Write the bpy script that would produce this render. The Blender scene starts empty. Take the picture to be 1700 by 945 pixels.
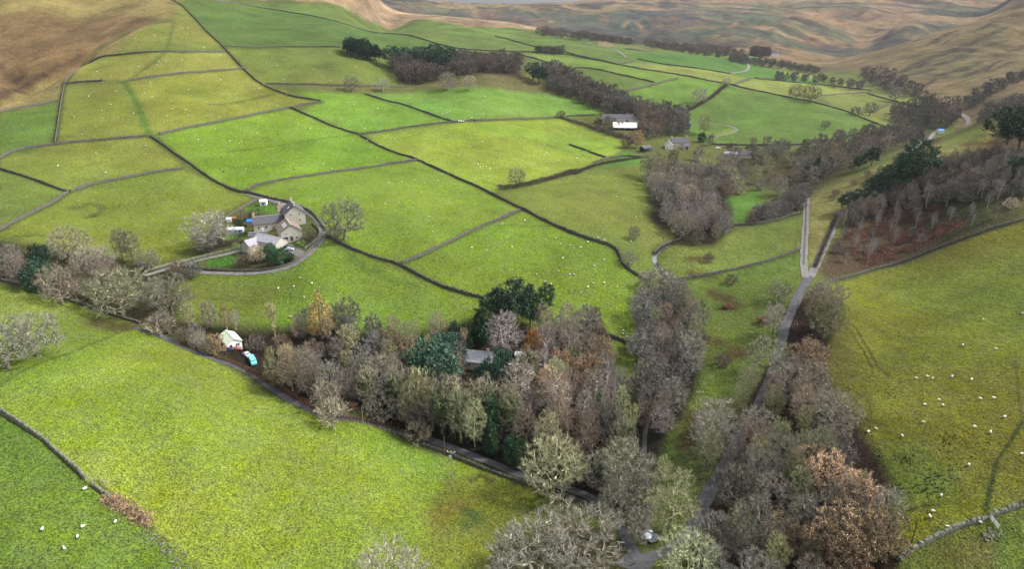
import bpy, math, random
import numpy as np
from mathutils import Vector, Matrix
R_ = math.radians
rng = np.random.default_rng(7)
random.seed(7)
scene = bpy.context.scene
COL = scene.collection

# ------------------------------------------------------------------ camera, sky, sun, exposure
CAMZ, PITCH, FOC = 115.0, R_(22.0), 1133.0
cam_d = bpy.data.cameras.new('camera'); cam = bpy.data.objects.new('camera', cam_d); COL.objects.link(cam)
cam_d.sensor_width = 36.0; cam_d.lens = 36.0*FOC/1700.0
cam_d.clip_start = 1.0; cam_d.clip_end = 20000.0
cam.location = (0, 0, CAMZ); cam.rotation_euler = (R_(90)-PITCH, 0, 0)
scene.camera = cam

SUN_AZ, SUN_EL = R_(82), R_(46)          # azimuth clockwise from +Y (view direction)
world = bpy.data.worlds.new("World"); scene.world = world; world.use_nodes = True
nt = world.node_tree; nt.nodes.clear()
wo = nt.nodes.new('ShaderNodeOutputWorld'); bg = nt.nodes.new('ShaderNodeBackground')
sky = nt.nodes.new('ShaderNodeTexSky'); sky.sky_type = 'NISHITA'; sky.sun_disc = False
sky.sun_elevation = SUN_EL; sky.sun_rotation = SUN_AZ; sky.dust_density = 3.0
hs = nt.nodes.new('ShaderNodeHueSaturation'); hs.inputs['Saturation'].default_value = 0.18
hs.inputs['Value'].default_value = 1.15
nt.links.new(sky.outputs[0], hs.inputs['Color']); nt.links.new(hs.outputs[0], bg.inputs['Color'])
bg.inputs['Strength'].default_value = 0.13
nt.links.new(bg.outputs[0], wo.inputs['Surface'])
sd = bpy.data.lights.new('sun', 'SUN'); sd.energy = 3.4; sd.angle = R_(8); sd.color = (1.0, 0.96, 0.90)
sun = bpy.data.objects.new('sun', sd); COL.objects.link(sun)
sdir = Vector((math.sin(SUN_AZ)*math.cos(SUN_EL), math.cos(SUN_AZ)*math.cos(SUN_EL), math.sin(SUN_EL)))
sun.rotation_euler = sdir.to_track_quat('Z', 'Y').to_euler()
scene.view_settings.view_transform = 'Standard'; scene.view_settings.look = 'None'
scene.view_settings.gamma = 1.0; scene.view_settings.use_curve_mapping = False
scene.view_settings.exposure = 0.9
scene.render.engine = 'CYCLES'
scene.cycles.max_bounces = 4; scene.cycles.diffuse_bounces = 2; scene.cycles.glossy_bounces = 2
scene.cycles.transparent_max_bounces = 4; scene.cycles.volume_bounces = 0

# ------------------------------------------------------------------ helpers
def lin(c):
    c = np.asarray(c, dtype=float)/255.0
    return np.where(c <= 0.04045, c/12.92, ((c+0.055)/1.055)**2.4)
def tag(o, label=None, cat=None, group=None, kind=None):
    if label: o['label'] = label
    if cat: o['category'] = cat
    if group: o['group'] = group
    if kind: o['kind'] = kind
    return o
def make_mesh(name, verts, faces, mats, midx=None, smooth=False):
    """faces: (n,k) array or list of arrays with different k"""
    me = bpy.data.meshes.new(name)
    verts = np.asarray(verts, dtype=np.float32).reshape(-1, 3)
    if isinstance(faces, np.ndarray): faces = [faces]
    faces = [np.asarray(f, dtype=np.int32) for f in faces if len(f)]
    loops = np.concatenate([f.ravel() for f in faces])
    tot = np.concatenate([np.full(len(f), f.shape[1], dtype=np.int32) for f in faces])
    start = np.concatenate([[0], np.cumsum(tot)[:-1]]).astype(np.int32)
    me.vertices.add(len(verts)); me.vertices.foreach_set('co', verts.ravel())
    me.loops.add(len(loops)); me.loops.foreach_set('vertex_index', loops)
    me.polygons.add(len(tot)); me.polygons.foreach_set('loop_start', start); me.polygons.foreach_set('loop_total', tot)
    if midx is not None: me.polygons.foreach_set('material_index', np.asarray(midx, dtype=np.int32))
    me.polygons.foreach_set('use_smooth', np.full(len(tot), bool(smooth)))
    for m in (mats if isinstance(mats, (list, tuple)) else [mats]): me.materials.append(m)
    me.update(calc_edges=True)
    return me
def link(name, me, parent=None, loc=None, rotz=None):
    o = bpy.data.objects.new(name, me); COL.objects.link(o)
    if parent is not None: o.parent = parent
    if loc is not None: o.location = loc
    if rotz is not None: o.rotation_euler = (0, 0, rotz)
    return o
def empty(name, loc, rotz=0.0):
    o = bpy.data.objects.new(name, None); COL.objects.link(o)
    o.location = loc; o.rotation_euler = (0, 0, rotz); o.empty_display_size = 0.5
    return o

def hash2(ix, iy, seed):
    h = (ix.astype(np.int64)*374761393 + iy.astype(np.int64)*668265263 + seed*1442695041) & 0xFFFFFFFF
    h = ((h ^ (h >> 13))*1274126177) & 0xFFFFFFFF
    h = (h ^ (h >> 16)) & 0xFFFFFFFF
    return h/4294967295.0
def vnoise(x, y, seed=0):
    ix = np.floor(x); iy = np.floor(y); fx = x-ix; fy = y-iy
    fx = fx*fx*(3-2*fx); fy = fy*fy*(3-2*fy)
    a = hash2(ix, iy, seed); b = hash2(ix+1, iy, seed); c = hash2(ix, iy+1, seed); d = hash2(ix+1, iy+1, seed)
    return (a+(b-a)*fx + (c-a)*fy + (a-b-c+d)*fx*fy)*2-1
def fbm(x, y, seed=0, octv=4):
    r = 0; a = 1; t = 0
    for i in range(octv):
        r = r + a*vnoise(x*2**i+i*17.3, y*2**i-i*9.1, seed+i); t += a; a *= .5
    return r/t

# ------------------------------------------------------------------ terrain: a real height field in plan
SH = 60.0                                    # the grid fans out from a point behind the viewpoint
def raydir(u, v):
    u = np.asarray(u, float); v = np.asarray(v, float)
    a = (u-850.0)/FOC; b = (472.5-v)/FOC
    return a, math.cos(PITCH)+b*math.sin(PITCH), -math.sin(PITCH)+b*math.cos(PITCH)
def at_Y(u, v, Y):
    dx, dy, dz = raydir(u, v); k = Y/dy
    return dx*k, Y, CAMZ+dz*k
CP = [(850,945,125),(1060,930,125),(0,945,101),(0,700,144),(300,700,156),(300,945,112),(600,700,178),(700,900,131),
(750,745,175),(900,810,159),(1060,700,196),(1200,800,157),(1400,850,133),(1700,945,104),(1700,700,150),(1500,700,165),
(1630,530,221),(1700,366,302),(1382,467,289),(1335,465,286),(1500,300,385),(1700,200,420),(1520,245,455),(1600,215,452),
(1700,178,425),(1400,300,432),(1340,330,415),(1690,600,185),(1500,400,330),
(1500,170,900),(1440,140,1080),(1380,105,1450),(1300,92,1750),(1600,200,770),(1500,150,1000),(1700,60,1250),(1700,10,1400),
(1550,55,1450),(1450,85,1600),(1600,120,1050),(1700,130,900),(1690,170,760),
(1300,80,2150),(1300,66,2400),(1300,45,2620),(1300,22,2900),(1100,70,2500),(1000,60,2700),(1000,40,2850),(1000,20,3000),(1000,13,3300),(840,38,2850),(840,20,3000),(1300,12,3300),(1150,30,2850),(1450,60,2600),(1450,20,2900),(840,9,3800),(1200,3,3800),(700,2,3800),(1500,0,3200),
(620,28,1500),(920,52,1600),(1050,75,1450),(450,15,1200),(550,33,1150),(700,66,1050),(850,86,1000),(1150,129,900),(1347,169,820),
(340,50,820),(283,0,970),(0,0,850),(150,30,850),(0,100,700),(0,185,520),(90,238,455),(0,280,400),(0,383,290),(0,465,240),(200,527,230),
(113,320,370),(248,226,480),(533,168,620),(107,139,610),(370,76,770),(402,316,400),(480,380,325),(541,400,305),(804,496,262),
(1030,430,300),(815,322,410),(695,266,490),(595,222,560),(480,178,600),(928,194,690),(1120,240,600),(1000,270,520),
(1110,460,296),(1240,350,400),(760,600,220),(430,630,200),(650,718,180),(990,550,245),(1170,600,225),(1300,590,222),
(1240,115,1120),(1250,92,1500),(1180,210,690),(1329,242,590),(973,112,900),(660,130,760),(800,140,740),(565,80,820),(1150,390,350),
(240,50,760),(155,98,690),
(700,23,1750),(800,32,1750),(868,41,1700),(935,54.5,1600),(640,11,1800),(691,31,1500),(779,46,1400),(878,54,1380),(603,28,1380),(700,50,1200),(780,60,1180),(850,68,1150),(760,72,1060)]
cp = np.array([at_Y(*c) for c in CP])
extra = np.array([(330,900,122,),(-900,1500,260),(-1500,2500,330),(-300,1500,185),(-900,700,120),(-300,60,30),(300,60,25),(-60,0,0),(60,0,0),
(1400,1500,230),(1900,2600,300),(1100,900,110),(700,560,70),(520,300,55),(330,130,32),(470,560,18),(560,640,8),(620,700,14),(1250,2300,70),
(3000,4500,260),(1500,4500,220),(0,5500,140),(-1500,5500,150),(-1500,4000,200),(2300,3600,290),(-700,3000,190),(-350,300,28),(420,620,0)], dtype=float)
extra[0] = (-260, 250, 14)
cp = np.vstack([cp, extra])
hid = [(700,23,2250,-50),(800,32,2250,-45),(868,41,2200,-35),(935,55,2150,-25),(640,11,2300,-40),(1020,70,2100,-15),(1500,75,2050,-45),(1600,40,2050,-75),(1690,14,2100,-85),(1420,92,2100,-10),(1760,-10,1900,-60),(1600,20,2900,0),(1690,4,3000,0),(1560,34,2600,-5)]
cp = np.vstack([cp, np.array([np.array(at_Y(u,v,Y))+np.array([0,0,d]) for u,v,Y,d in hid])])
def st(x, y): return x/(y+SH), np.log(y+SH)
def tps_k(d2): return 0.5*d2*np.log(d2+1e-12)
TS = 0.42                                     # weight of the log-distance axis
S0, T0 = st(cp[:,0], cp[:,1]); T0 = T0*TS
n0 = len(cp)
K = tps_k((S0[:,None]-S0[None])**2+(T0[:,None]-T0[None])**2) + np.eye(n0)*2e-4
P = np.stack([np.ones(n0), S0, T0], 1)
A = np.zeros((n0+3, n0+3)); A[:n0,:n0] = K; A[:n0,n0:] = P; A[n0:,:n0] = P.T
# fit the height relative to a scale growing with distance, so that far hills do not ripple the near ground
scl = 20+0.1*(cp[:,1]+SH)
W = np.linalg.solve(A, np.concatenate([cp[:,2]/scl, np.zeros(3)]))
NS, NT = 1500, 1300
Sg = np.linspace(-1.25, 1.15, NS); Tg = np.linspace(math.log(45.0), math.log(6500.0), NT)
def tps(s, t):
    out = W[n0] + W[n0+1]*s + W[n0+2]*t
    for i in range(n0): out = out + W[i]*tps_k((s-S0[i])**2+(t-T0[i])**2)
    return out
cs = np.linspace(Sg[0], Sg[-1], 260); ct = np.linspace(Tg[0], Tg[-1], 260)
coarse = tps(cs[None,:], (ct*TS)[:,None])
def resample(c, ys, xs):                      # smooth (cubic) upsampling
    def cub(a, x):                            # along axis 0
        i = np.clip(np.floor(x).astype(int), 0, a.shape[0]-1); f = (x-i)[:,None]
        g = lambda k: a[np.clip(i+k, 0, a.shape[0]-1)]
        p0, p1, p2, p3 = g(-1), g(0), g(1), g(2)
        return p1+0.5*f*(p2-p0+f*(2*p0-5*p1+4*p2-p3+f*(3*(p1-p2)+p3-p0)))
    return cub(cub(c, ys).T, xs).T
H = resample(coarse, (Tg-ct[0])/(ct[1]-ct[0]), (Sg-cs[0])/(cs[1]-cs[0]))
YG = np.exp(Tg)[:,None]-SH + np.zeros((1,NS)); XG = Sg[None,:]*np.exp(Tg)[:,None]
H = H*(20+0.1*(YG+SH))
H = np.clip(H, -30, 420)
def ss(a, b, x):
    t = np.clip((x-a)/(b-a), 0, 1); return t*t*(3-2*t)
far = ss(1850, 2500, YG + 0.25*np.abs(XG)*0)
hillR = ss(900, 1300, YG)*ss(0.50, 0.66, XG/(YG+SH))
rid = 1-np.abs(fbm(XG/330+0.4*fbm(XG/500,YG/500,5), YG/480, 11, 5))
rid2 = 1-np.abs(fbm((XG+0.6*YG)/140, (YG-0.6*XG)/420, 31, 4))
rid3 = 1-np.abs(fbm((XG+.3*YG)/120, YG/260, 15, 4)); brk = np.clip(fbm(XG/700, YG/900, 19, 3)+.5, 0, 1)
H += far*(rid-0.8)*36 + far*(rid3-.8)*22*brk + far*fbm(XG/900, YG/900, 3, 2)*14*(1-ss(3300,3900,YG))
H += np.maximum(hillR, 0)*(rid2-0.8)*30
leftmoor = ss(0.0, 40, H-60)*ss(-0.35, -0.5, XG/(YG+SH))
H += fbm(XG/90, YG/90, 21, 4)*2.0*np.clip(YG/600, 0.15, 2.0) + fbm(XG/14, YG/14, 41, 3)*0.35
def gidx(x, y):
    s, t = st(x, y)
    return (s-Sg[0])/(Sg[1]-Sg[0]), (t-Tg[0])/(Tg[1]-Tg[0])
def zat(x, y):
    x = np.asarray(x, float); y = np.asarray(y, float)
    fi, fj = gidx(x, y)
    fi = np.clip(fi, 0, NS-1.001); fj = np.clip(fj, 0, NT-1.001)
    i = fi.astype(int); j = fj.astype(int); a = fi-i; b = fj-j
    return (H[j,i]*(1-a)+H[j,i+1]*a)*(1-b)+(H[j+1,i]*(1-a)+H[j+1,i+1]*a)*b
def cast(uv):
    """points of the photograph -> points on the ground (first hit of the sight line)"""
    uv = np.asarray(uv, float).reshape(-1, 2)
    dx, dy, dz = raydir(uv[:,0], uv[:,1])
    Ys = np.exp(np.linspace(math.log(70.0), math.log(5500.0), 2600))
    k = Ys[None,:]/dy[:,None]
    x = dx[:,None]*k; z = CAMZ+dz[:,None]*k
    below = z < zat(x, Ys[None,:]+0*x)
    idx = np.where(below.any(1), below.argmax(1), len(Ys)-1); idx = np.maximum(idx, 1)
    lo = Ys[idx-1]; hi = Ys[idx]
    for _ in range(14):
        m = (lo+hi)/2; kk = m/dy
        b = CAMZ+dz*kk < zat(dx*kk, m)
        hi = np.where(b, m, hi); lo = np.where(b, lo, m)
    x = dx*hi/dy
    return np.stack([x, hi, zat(x, hi)], 1)
def pt(u, v): return Vector(cast([(u, v)])[0])
# the clough behind the left crest, and the stream bed: trenches cut into the ground
def near_line(pl, x, y):
    d = np.full(x.shape, 1e9); 
    for a, b in zip(pl[:-1], pl[1:]):
        ab = b[:2]-a[:2]; L = max((ab**2).sum(), 1e-9)
        t = np.clip(((x-a[0])*ab[0]+(y-a[1])*ab[1])/L, 0, 1)
        d = np.minimum(d, np.hypot(x-a[0]-t*ab[0], y-a[1]-t*ab[1]))
    return d
g = cast([(-60,172),(0,163),(25,150),(55,135),(95,112),(130,96)])
d = near_line(g, XG, YG)
H -= 13*np.exp(-(d/17)**2)
g = cast([(0,110),(30,140)]); d = near_line(g, XG, YG); H -= 7*np.exp(-(d/12)**2)
g = cast([(0,186),(60,160),(110,130),(160,95),(215,62),(240,46)]); H += 1.6*np.exp(-(near_line(g, XG, YG)/9)**2)
STREAM = [(1130,395),(1110,408),(1092,418),(1083,432),(1096,448),(1110,462),(1104,480),(1095,520),(1100,560),(1098,620),(1090,670),(1075,700),(1068,735),(1075,790),(1078,850),(1074,895)]
g = cast(STREAM); d = near_line(g, XG, YG); H -= 1.3*np.exp(-(d/3.0)**2)
g = cast([(1240,95)]*1)
hz = dict(on=True)
# old quarry hollow in the field left of the farm
g = cast([(125,345),(150,352),(172,345)]); d = near_line(g, XG, YG); H -= 2.2*np.exp(-(d/7)**2)

# ------------------------------------------------------------------ ground colours (regions in plan, a few with painted shade)
C = np.zeros((NT, NS, 3)); C[:] = lin((112,122,58))
ROUGH = np.full((NT, NS), 0.45)
n_big = fbm(XG/220, YG/160, 51, 4); n_med = fbm(XG/45, YG/45, 61, 3)
moor = ss(1180, 1330, YG)
tan = lin((160,132,92)); dark = lin((84,74,62)); olive = lin((126,122,78)); rust = lin((156,118,80)); blue = lin((104,112,82))
mc = tan[None,None,:] + (olive-tan)*ss(-0.1,0.4,n_big)[...,None]
mc = mc + (dark-mc)*(ss(0.05,0.4,fbm(XG/170+3, YG/260, 71, 5)))[...,None]*0.95
st1 = fbm((XG+.5*YG)/60, YG/300, 171, 4); mc = mc + (dark*.8-mc)*ss(.08,.3,st1)[...,None]*.85
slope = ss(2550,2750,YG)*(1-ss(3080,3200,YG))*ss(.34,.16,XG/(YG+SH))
mc = mc + (lin((74,78,84))-mc)*slope[...,None]*.85  # blue-grey shade of the far scarp put into the moor colour
mc = mc + (rust-mc)*(ss(0.1,0.5,fbm(XG/140, YG/200+9, 75, 4)))[...,None]*0.5
valley = ss(95, 40, H)*ss(1700,2200,YG)*(1-ss(900,1300,XG*0+np.abs(XG-0)))
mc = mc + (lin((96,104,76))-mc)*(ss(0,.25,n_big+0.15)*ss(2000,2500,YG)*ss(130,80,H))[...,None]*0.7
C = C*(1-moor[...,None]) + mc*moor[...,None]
ROUGH = ROUGH*(1-moor)+1.0*moor
def boxes(x, y, pad):
    fi, fj = gidx(np.asarray(x), np.asarray(y))
    i0 = int(max(fi.min()-pad, 0)); i1 = int(min(fi.max()+pad+1, NS)); j0 = int(max(fj.min()-pad, 0)); j1 = int(min(fj.max()+pad+1, NT))
    return i0, i1, j0, j1
def blur(m, k):
    if k < 1: return m
    for ax in (0, 1):
        c = np.cumsum(np.concatenate([np.repeat(m.take([0],ax),k+1,ax), m, np.repeat(m.take([-1],ax),k,ax)],ax),ax)
        n = m.shape[ax]
        m = (c.take(range(2*k+1, 2*k+1+n),ax)-c.take(range(0,n),ax))/(2*k+1)
    return m
def inside(poly, X, Y):
    r = np.zeros(X.shape, bool); n = len(poly)
    for i in range(n):
        x1, y1 = poly[i][:2]; x2, y2 = poly[(i+1) % n][:2]
        if abs(y2-y1) < 1e-9: continue
        c = ((y1 > Y) != (y2 > Y)) & (X < (x2-x1)*(Y-y1)/(y2-y1)+x1)
        r ^= c
    return r
def paint(uvs, rgb, soft=2, warp=0.0, alpha=1.0, rough=None, world_pts=None, mottle=0.10):
    pl = cast(uvs) if world_pts is None else world_pts
    i0,i1,j0,j1 = boxes(pl[:,0], pl[:,1], soft*2+4+warp*3)
    if i1-i0 < 2 or j1-j0 < 2: return
    X = XG[j0:j1,i0:i1]; Y = YG[j0:j1,i0:i1]
    if warp:
        q = warp*(Y+SH)/400.0
        X2 = X+q*fbm(X/(q*3+1), Y/(q*3+1), 91, 3)*3; Y2 = Y+q*fbm(X/(q*3+1)+40, Y/(q*3+1), 97, 3)*3
    else: X2, Y2 = X, Y
    # even-odd test in the fan grid's own plan coordinates
    s, t = st(X2, Y2); ps, ptt = st(pl[:,0], pl[:,1])
    m = inside(np.stack([ps, ptt], 1), s, t).astype(float)
    m = blur(m, soft)*alpha
    c = lin(rgb)[None,None,:]*(1+mottle*fbm(X/30, Y/30, 101, 3))[...,None]
    C[j0:j1,i0:i1] = C[j0:j1,i0:i1]*(1-m[...,None])+c*m[...,None]
    if rough is not None: ROUGH[j0:j1,i0:i1] = ROUGH[j0:j1,i0:i1]*(1-m)+rough*m
def stroke(uvs, width, rgb, alpha=0.8, jag=0.0, pts=None):
    pl = cast(uvs) if pts is None else pts
    i0,i1,j0,j1 = boxes(pl[:,0], pl[:,1], 30)
    X = XG[j0:j1,i0:i1]; Y = YG[j0:j1,i0:i1]
    d = near_line(pl, X, Y)
    if jag: d = d + jag*width*fbm(X/(width*1.5), Y/(width*1.5), 111, 3)
    m = (alpha*np.exp(-(np.maximum(d,0)/width)**2))[...,None]
    C[j0:j1,i0:i1] = C[j0:j1,i0:i1]*(1-m)+lin(rgb)*m
WL = [
([(283,-2),(297,5),(323,30),(340,50),(370,76),(400,110),(425,135),(465,154),(500,163),(533,168)], 'long dark wall running down the hill from the top edge beside the green slope'),
([(533,170),(480,178),(420,190),(350,205),(300,214),(265,223)], 'wall along the top of the bright green sheep field left of centre'),
([(245,226),(200,230),(150,234),(92,240)], 'wall along the lower edge of the two tan fields at upper left'),
([(107,140),(103,160),(98,195),(91,237)], 'wall climbing straight up the left edge of the tan fields'),
([(107,139),(140,136),(170,134)], 'short wall piece left of the gap between two tan fields on the left hill'),
([(215,134),(260,127),(330,120),(408,113)], 'wall right of the gap, under the small pale field on the left hill'),
([(107,137),(120,123),(140,108),(155,100),(185,93),(240,88),(300,87),(375,86)], 'curving wall above the small pale field, bounding the brown moor'),
([(0,186),(40,177),(97,168)], 'wall at the left edge between brown moor above and green field below'),
([(90,240),(67,243),(39,247),(18,252),(0,263),(-15,272)], 'curving wall below the green field at the left edge'),
([(-10,278),(20,287),(60,300),(90,312),(113,319)], 'wall from the left edge slanting down to the three-wall corner'),
([(117,318),(130,314),(150,307),(200,297),(250,287),(300,280)], 'wall running right from the three-wall corner and ending in open grass'),
([(113,320),(90,335),(60,350),(30,365),(0,383),(-20,393)], 'wall slanting down left from the three-wall corner to the left edge'),
([(250,227),(270,240),(300,262),(330,283),(360,303),(385,315),(402,320)], 'thick wall slanting down right towards the stone farmhouse'),
([(410,315),(420,310),(450,303),(494,295),(550,286),(600,280),(640,273),(695,266)], 'wall under the brightest green field, ending at the long diagonal wall'),
([(480,178),(500,187),(540,205),(575,218),(595,223)], 'short upper piece of the long diagonal wall, right of the bright green field'),
([(597,224),(650,252),(690,264),(720,278),(760,297),(800,313),(815,322),(870,348),(900,365),(950,388),(985,400),(1010,407),(1025,415),(1033,437),(1045,450),(1060,460),(1072,467)], 'very long diagonal wall through the middle fields down to the stream'),
([(863,349),(840,360),(800,375),(750,400),(700,425),(667,437)], 'wall across the middle of the photo between two bright sheep fields'),
([(545,393),(560,402),(585,415),(620,428),(660,438),(702,462),(740,479),(775,490),(804,496)], 'wall from the farm bend down to the dark conifers in the wood'),
([(600,222),(670,212),(748,203),(797,201),(860,198),(928,194)], 'wall above the yellow-green sheep field, with the tractor beside it'),
([(606,156),(640,167),(670,173),(720,192),(755,203)], 'slanting wall between two bright strips below the plantation'),
([(441,139),(500,140),(551,142),(600,143),(673,143)], 'wall under the rough pasture left of the plantation'),
([(373,76),(400,78),(460,77),(500,78),(565,79)], 'level wall running right to the small conifer clump'),
([(620,83),(680,85),(762,87)], 'low wall right of the small conifer clump'),
([(355,0),(400,5),(450,14),(500,23),(550,34),(638,55),(702,66),(762,81),(800,83),(850,86),(931,88),(973,97),(1044,111),(1150,129),(1206,138)], 'longest wall, high on the green ridge from the top edge to the right'),
([(1206,139),(1298,159),(1347,169),(1400,183),(1453,205),(1485,215)], 'wall behind the pair of round trees on the right side fields'),
([(853,88),(903,102),(942,113)], 'short slanting wall right of the plantation'),
([(942,113),(973,112),(1026,123),(1086,137)], 'wall with a bend above the dull green field right of centre'),
([(1023,155),(1070,145),(1125,130)], 'short rising wall joining two long walls right of centre'),
([(822,60),(850,67),(896,79)], 'dark hedge-like wall high on the ridge above the plantation'),
([(938,86),(980,97),(1023,106)], 'wall piece by the far thorn clump on the ridge'),
([(1023,106),(1051,102)], 'very short wall stub between two far strips'),
([(1037,81),(1069,85),(1086,82)], 'small wall beside the far bend of the pale track'),
([(1058,98),(1100,106),(1150,113),(1213,123)], 'wall under the deep green far field with the pale track at its end'),
([(1220,141),(1232,135),(1248,130)], 'short wall stub at the corner near the track bend'),
([(1252,129),(1347,139),(1400,144),(1446,150)], 'far wall above the pale strip on the right'),
([(1361,159),(1400,155),(1446,152)], 'faint wall between two pale fields near the round trees'),
([(1440,155),(1488,169),(1541,185)], 'wall slanting down to the valley trees on the right'),
([(1446,186),(1465,177),(1481,169)], 'short wall joining the two slanting walls by the valley trees'),
([(1506,155),(1540,165),(1573,176)], 'highest wall before the brown right hill'),
([(1181,240),(1240,241),(1329,242),(1400,232)], 'wall along the bottom of the large plain green field on the right'),
([(1382,467),(1420,458),(1453,446),(1523,425),(1612,393),(1660,377),(1705,364)], 'dark wall between the bracken slope and the olive right field'),
([(1118,467),(1150,462),(1188,455),(1259,439),(1300,425),(1329,414)], 'wall across the stream pasture towards the fork of the tracks'),
([(1206,375),(1259,373),(1300,362),(1329,355)], 'wall under the dark thorn thicket left of the pale track'),
([(985,549),(1019,562),(1055,576)], 'low wall right of the big wood, near four sheep'),
([(700,212),(700,213)], None),
([(1470,175),(1530,190)], None),
([(1085,421),(1095,412),(1110,404),(1130,398)], 'broken wall beside the stream bend'),
([(945,240),(975,251),(1005,262)], 'tumbled low wall inside the yellow-green sheep field'),
([(985,270),(1010,262),(1040,259),(1075,262)], 'wall below the second farm joining the hedge'),
([(985,191),(960,192),(940,193)], 'wall piece leading to the white-roofed barn'),
]
# ---- fields
F = paint
F([(1368,99),(1440,128),(1520,160),(1590,190),(1640,196),(1760,196),(1900,100),(1760,-60),(1690,8),(1550,54),(1450,84)], (142,122,82), 3, 1, rough=1.0)
F([(1420,112),(1500,90),(1600,60),(1700,40),(1700,70),(1600,110),(1500,140)], (128,116,78), 8, 8, alpha=.6)
F([(1560,120),(1610,105),(1640,125),(1600,138)], (116,128,70), 5, 3, alpha=.6)
F([(-300,-40),(283,-3),(298,20),(240,45),(200,60),(150,96),(107,137),(97,168),(0,186),(-300,240)], (150,122,78), 3, 1.0, rough=1.0)
F([(-200,-20),(120,-5),(283,-3),(297,20),(230,40),(150,30),(0,20)], (158,146,84), 6, 6, alpha=.8, rough=.9)
F([(0,60),(110,38),(200,40),(150,75),(60,90),(0,95)], (130,106,74), 8, 6, alpha=.3)
F([(230,46),(215,62),(150,97),(60,140),(0,168),(0,186),(97,168),(107,137),(150,98),(188,92),(240,48)], (158,146,84), 2, 0.3, rough=.8)
F([(355,-4),(450,2),(500,5),(600,27),(691,31),(779,46),(920,55.5),(1050,72),(1240,103),(1252,130),(1206,141),(1150,129),(1044,111),(973,97),(850,86),(762,82),(638,55),(550,34)], (112,134,60), 3, .4)
F([(620,28),(760,42),(920,54),(800,62),(700,50)], (118,142,62), 3, 1)
F([(300,3),(355,0),(450,15),(550,34),(638,55),(702,66),(762,82),(565,79),(375,76),(340,50)], (100,128,54), 2)
F([(420,40),(560,50),(640,62),(600,72),(470,66)], (88,116,52), 8, 4, alpha=.5)
F([(375,77),(565,80),(700,87),(735,95),(660,100),(660,150),(440,141),(400,112)], (126,142,58), 2)
F([(440,140),(551,142),(680,142),(870,100),(905,112),(925,130),(1005,188),(900,156),(700,152),(520,153)], (120,124,66), 2, .6, rough=.7)
F([(700,145),(860,125),(930,145),(960,165),(900,155),(720,152)], (122,112,70), 3, 2, alpha=.7, rough=.9)
F([(297,5),(340,50),(370,76),(300,85),(190,92),(205,68),(235,45),(285,36)], (140,146,62), 2)
F([(190,92),(300,86),(375,86),(400,113),(330,120),(215,134),(110,138),(120,123),(155,100)], (158,160,66), 2)
F([(107,140),(205,136),(232,180),(250,226),(93,236)], (140,150,56), 2)
F([(205,134),(330,120),(408,113),(440,143),(533,169),(480,178),(350,205),(262,223),(248,226),(225,165)], (150,156,58), 2)
F([(0,187),(97,168),(90,238),(0,263)], (112,142,54), 2)
F([(0,264),(90,240),(248,227),(305,277),(200,297),(117,318),(60,300),(0,281)], (142,154,56), 2)
F([(-60,285),(0,283),(60,300),(113,319),(60,350),(0,383),(-60,410)], (128,148,58), 2)
F([(0,384),(60,350),(115,320),(200,297),(305,280),(420,328),(350,365),(330,400),(262,440),(80,420),(-60,430)], (136,152,52), 2)
F([(262,224),(350,205),(480,178),(540,205),(595,222),(690,265),(560,285),(480,300),(412,315),(360,303),(300,262)], (136,168,40), 2)
F([(300,262),(470,245),(600,225),(690,265),(560,285),(412,315)], (128,164,34), 4, 1, alpha=.6)
F([(490,152),(560,154),(610,157),(755,203),(700,211),(595,222),(500,187),(533,169)], (130,170,48), 2)
F([(606,156),(700,151),(850,152),(903,155),(960,165),(1005,188),(928,194),(755,203),(660,175)], (126,166,62), 2)
F([(606,223),(700,211),(850,203),(928,197),(1040,235),(1030,252),(985,272),(900,300),(815,320),(720,278),(650,252)], (158,180,54), 2)
F([(760,205),(928,197),(1040,236),(1020,252),(960,262),(880,238),(800,215)], (146,174,50), 3, .5, alpha=.7)
F([(412,318),(494,297),(600,281),(695,267),(760,297),(862,348),(750,400),(665,437),(600,422),(550,397),(530,365),(480,344)], (138,164,46), 2)
F([(665,439),(750,402),(868,350),(950,388),(1010,407),(1030,430),(1060,460),(1078,470),(1058,577),(985,552),(900,560),(800,498)], (130,158,44), 2)
F([(830,320),(880,312),(960,288),(1070,268),(1092,400),(1110,430),(1075,468),(1035,440),(1010,407),(950,388),(870,348)], (128,142,56), 2)
F([(830,320),(960,290),(1000,275),(1060,330),(1075,390),(1000,402),(900,365)], (138,152,58), 4, 1, alpha=.6)
F([(985,272),(1040,250),(1075,262),(1070,270),(1000,280)], (104,148,52), 2)
F([(262,455),(420,445),(540,400),(602,424),(702,463),(804,498),(790,540),(640,560),(450,545),(300,515)], (126,154,46), 2)
F([(262,458),(400,470),(470,480),(440,535),(300,512)], (126,134,54), 5, 2, alpha=.8)
F([(985,552),(1019,563),(1060,577),(1080,640),(1060,700),(1000,690),(1010,600)], (118,140,52), 2)
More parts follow.
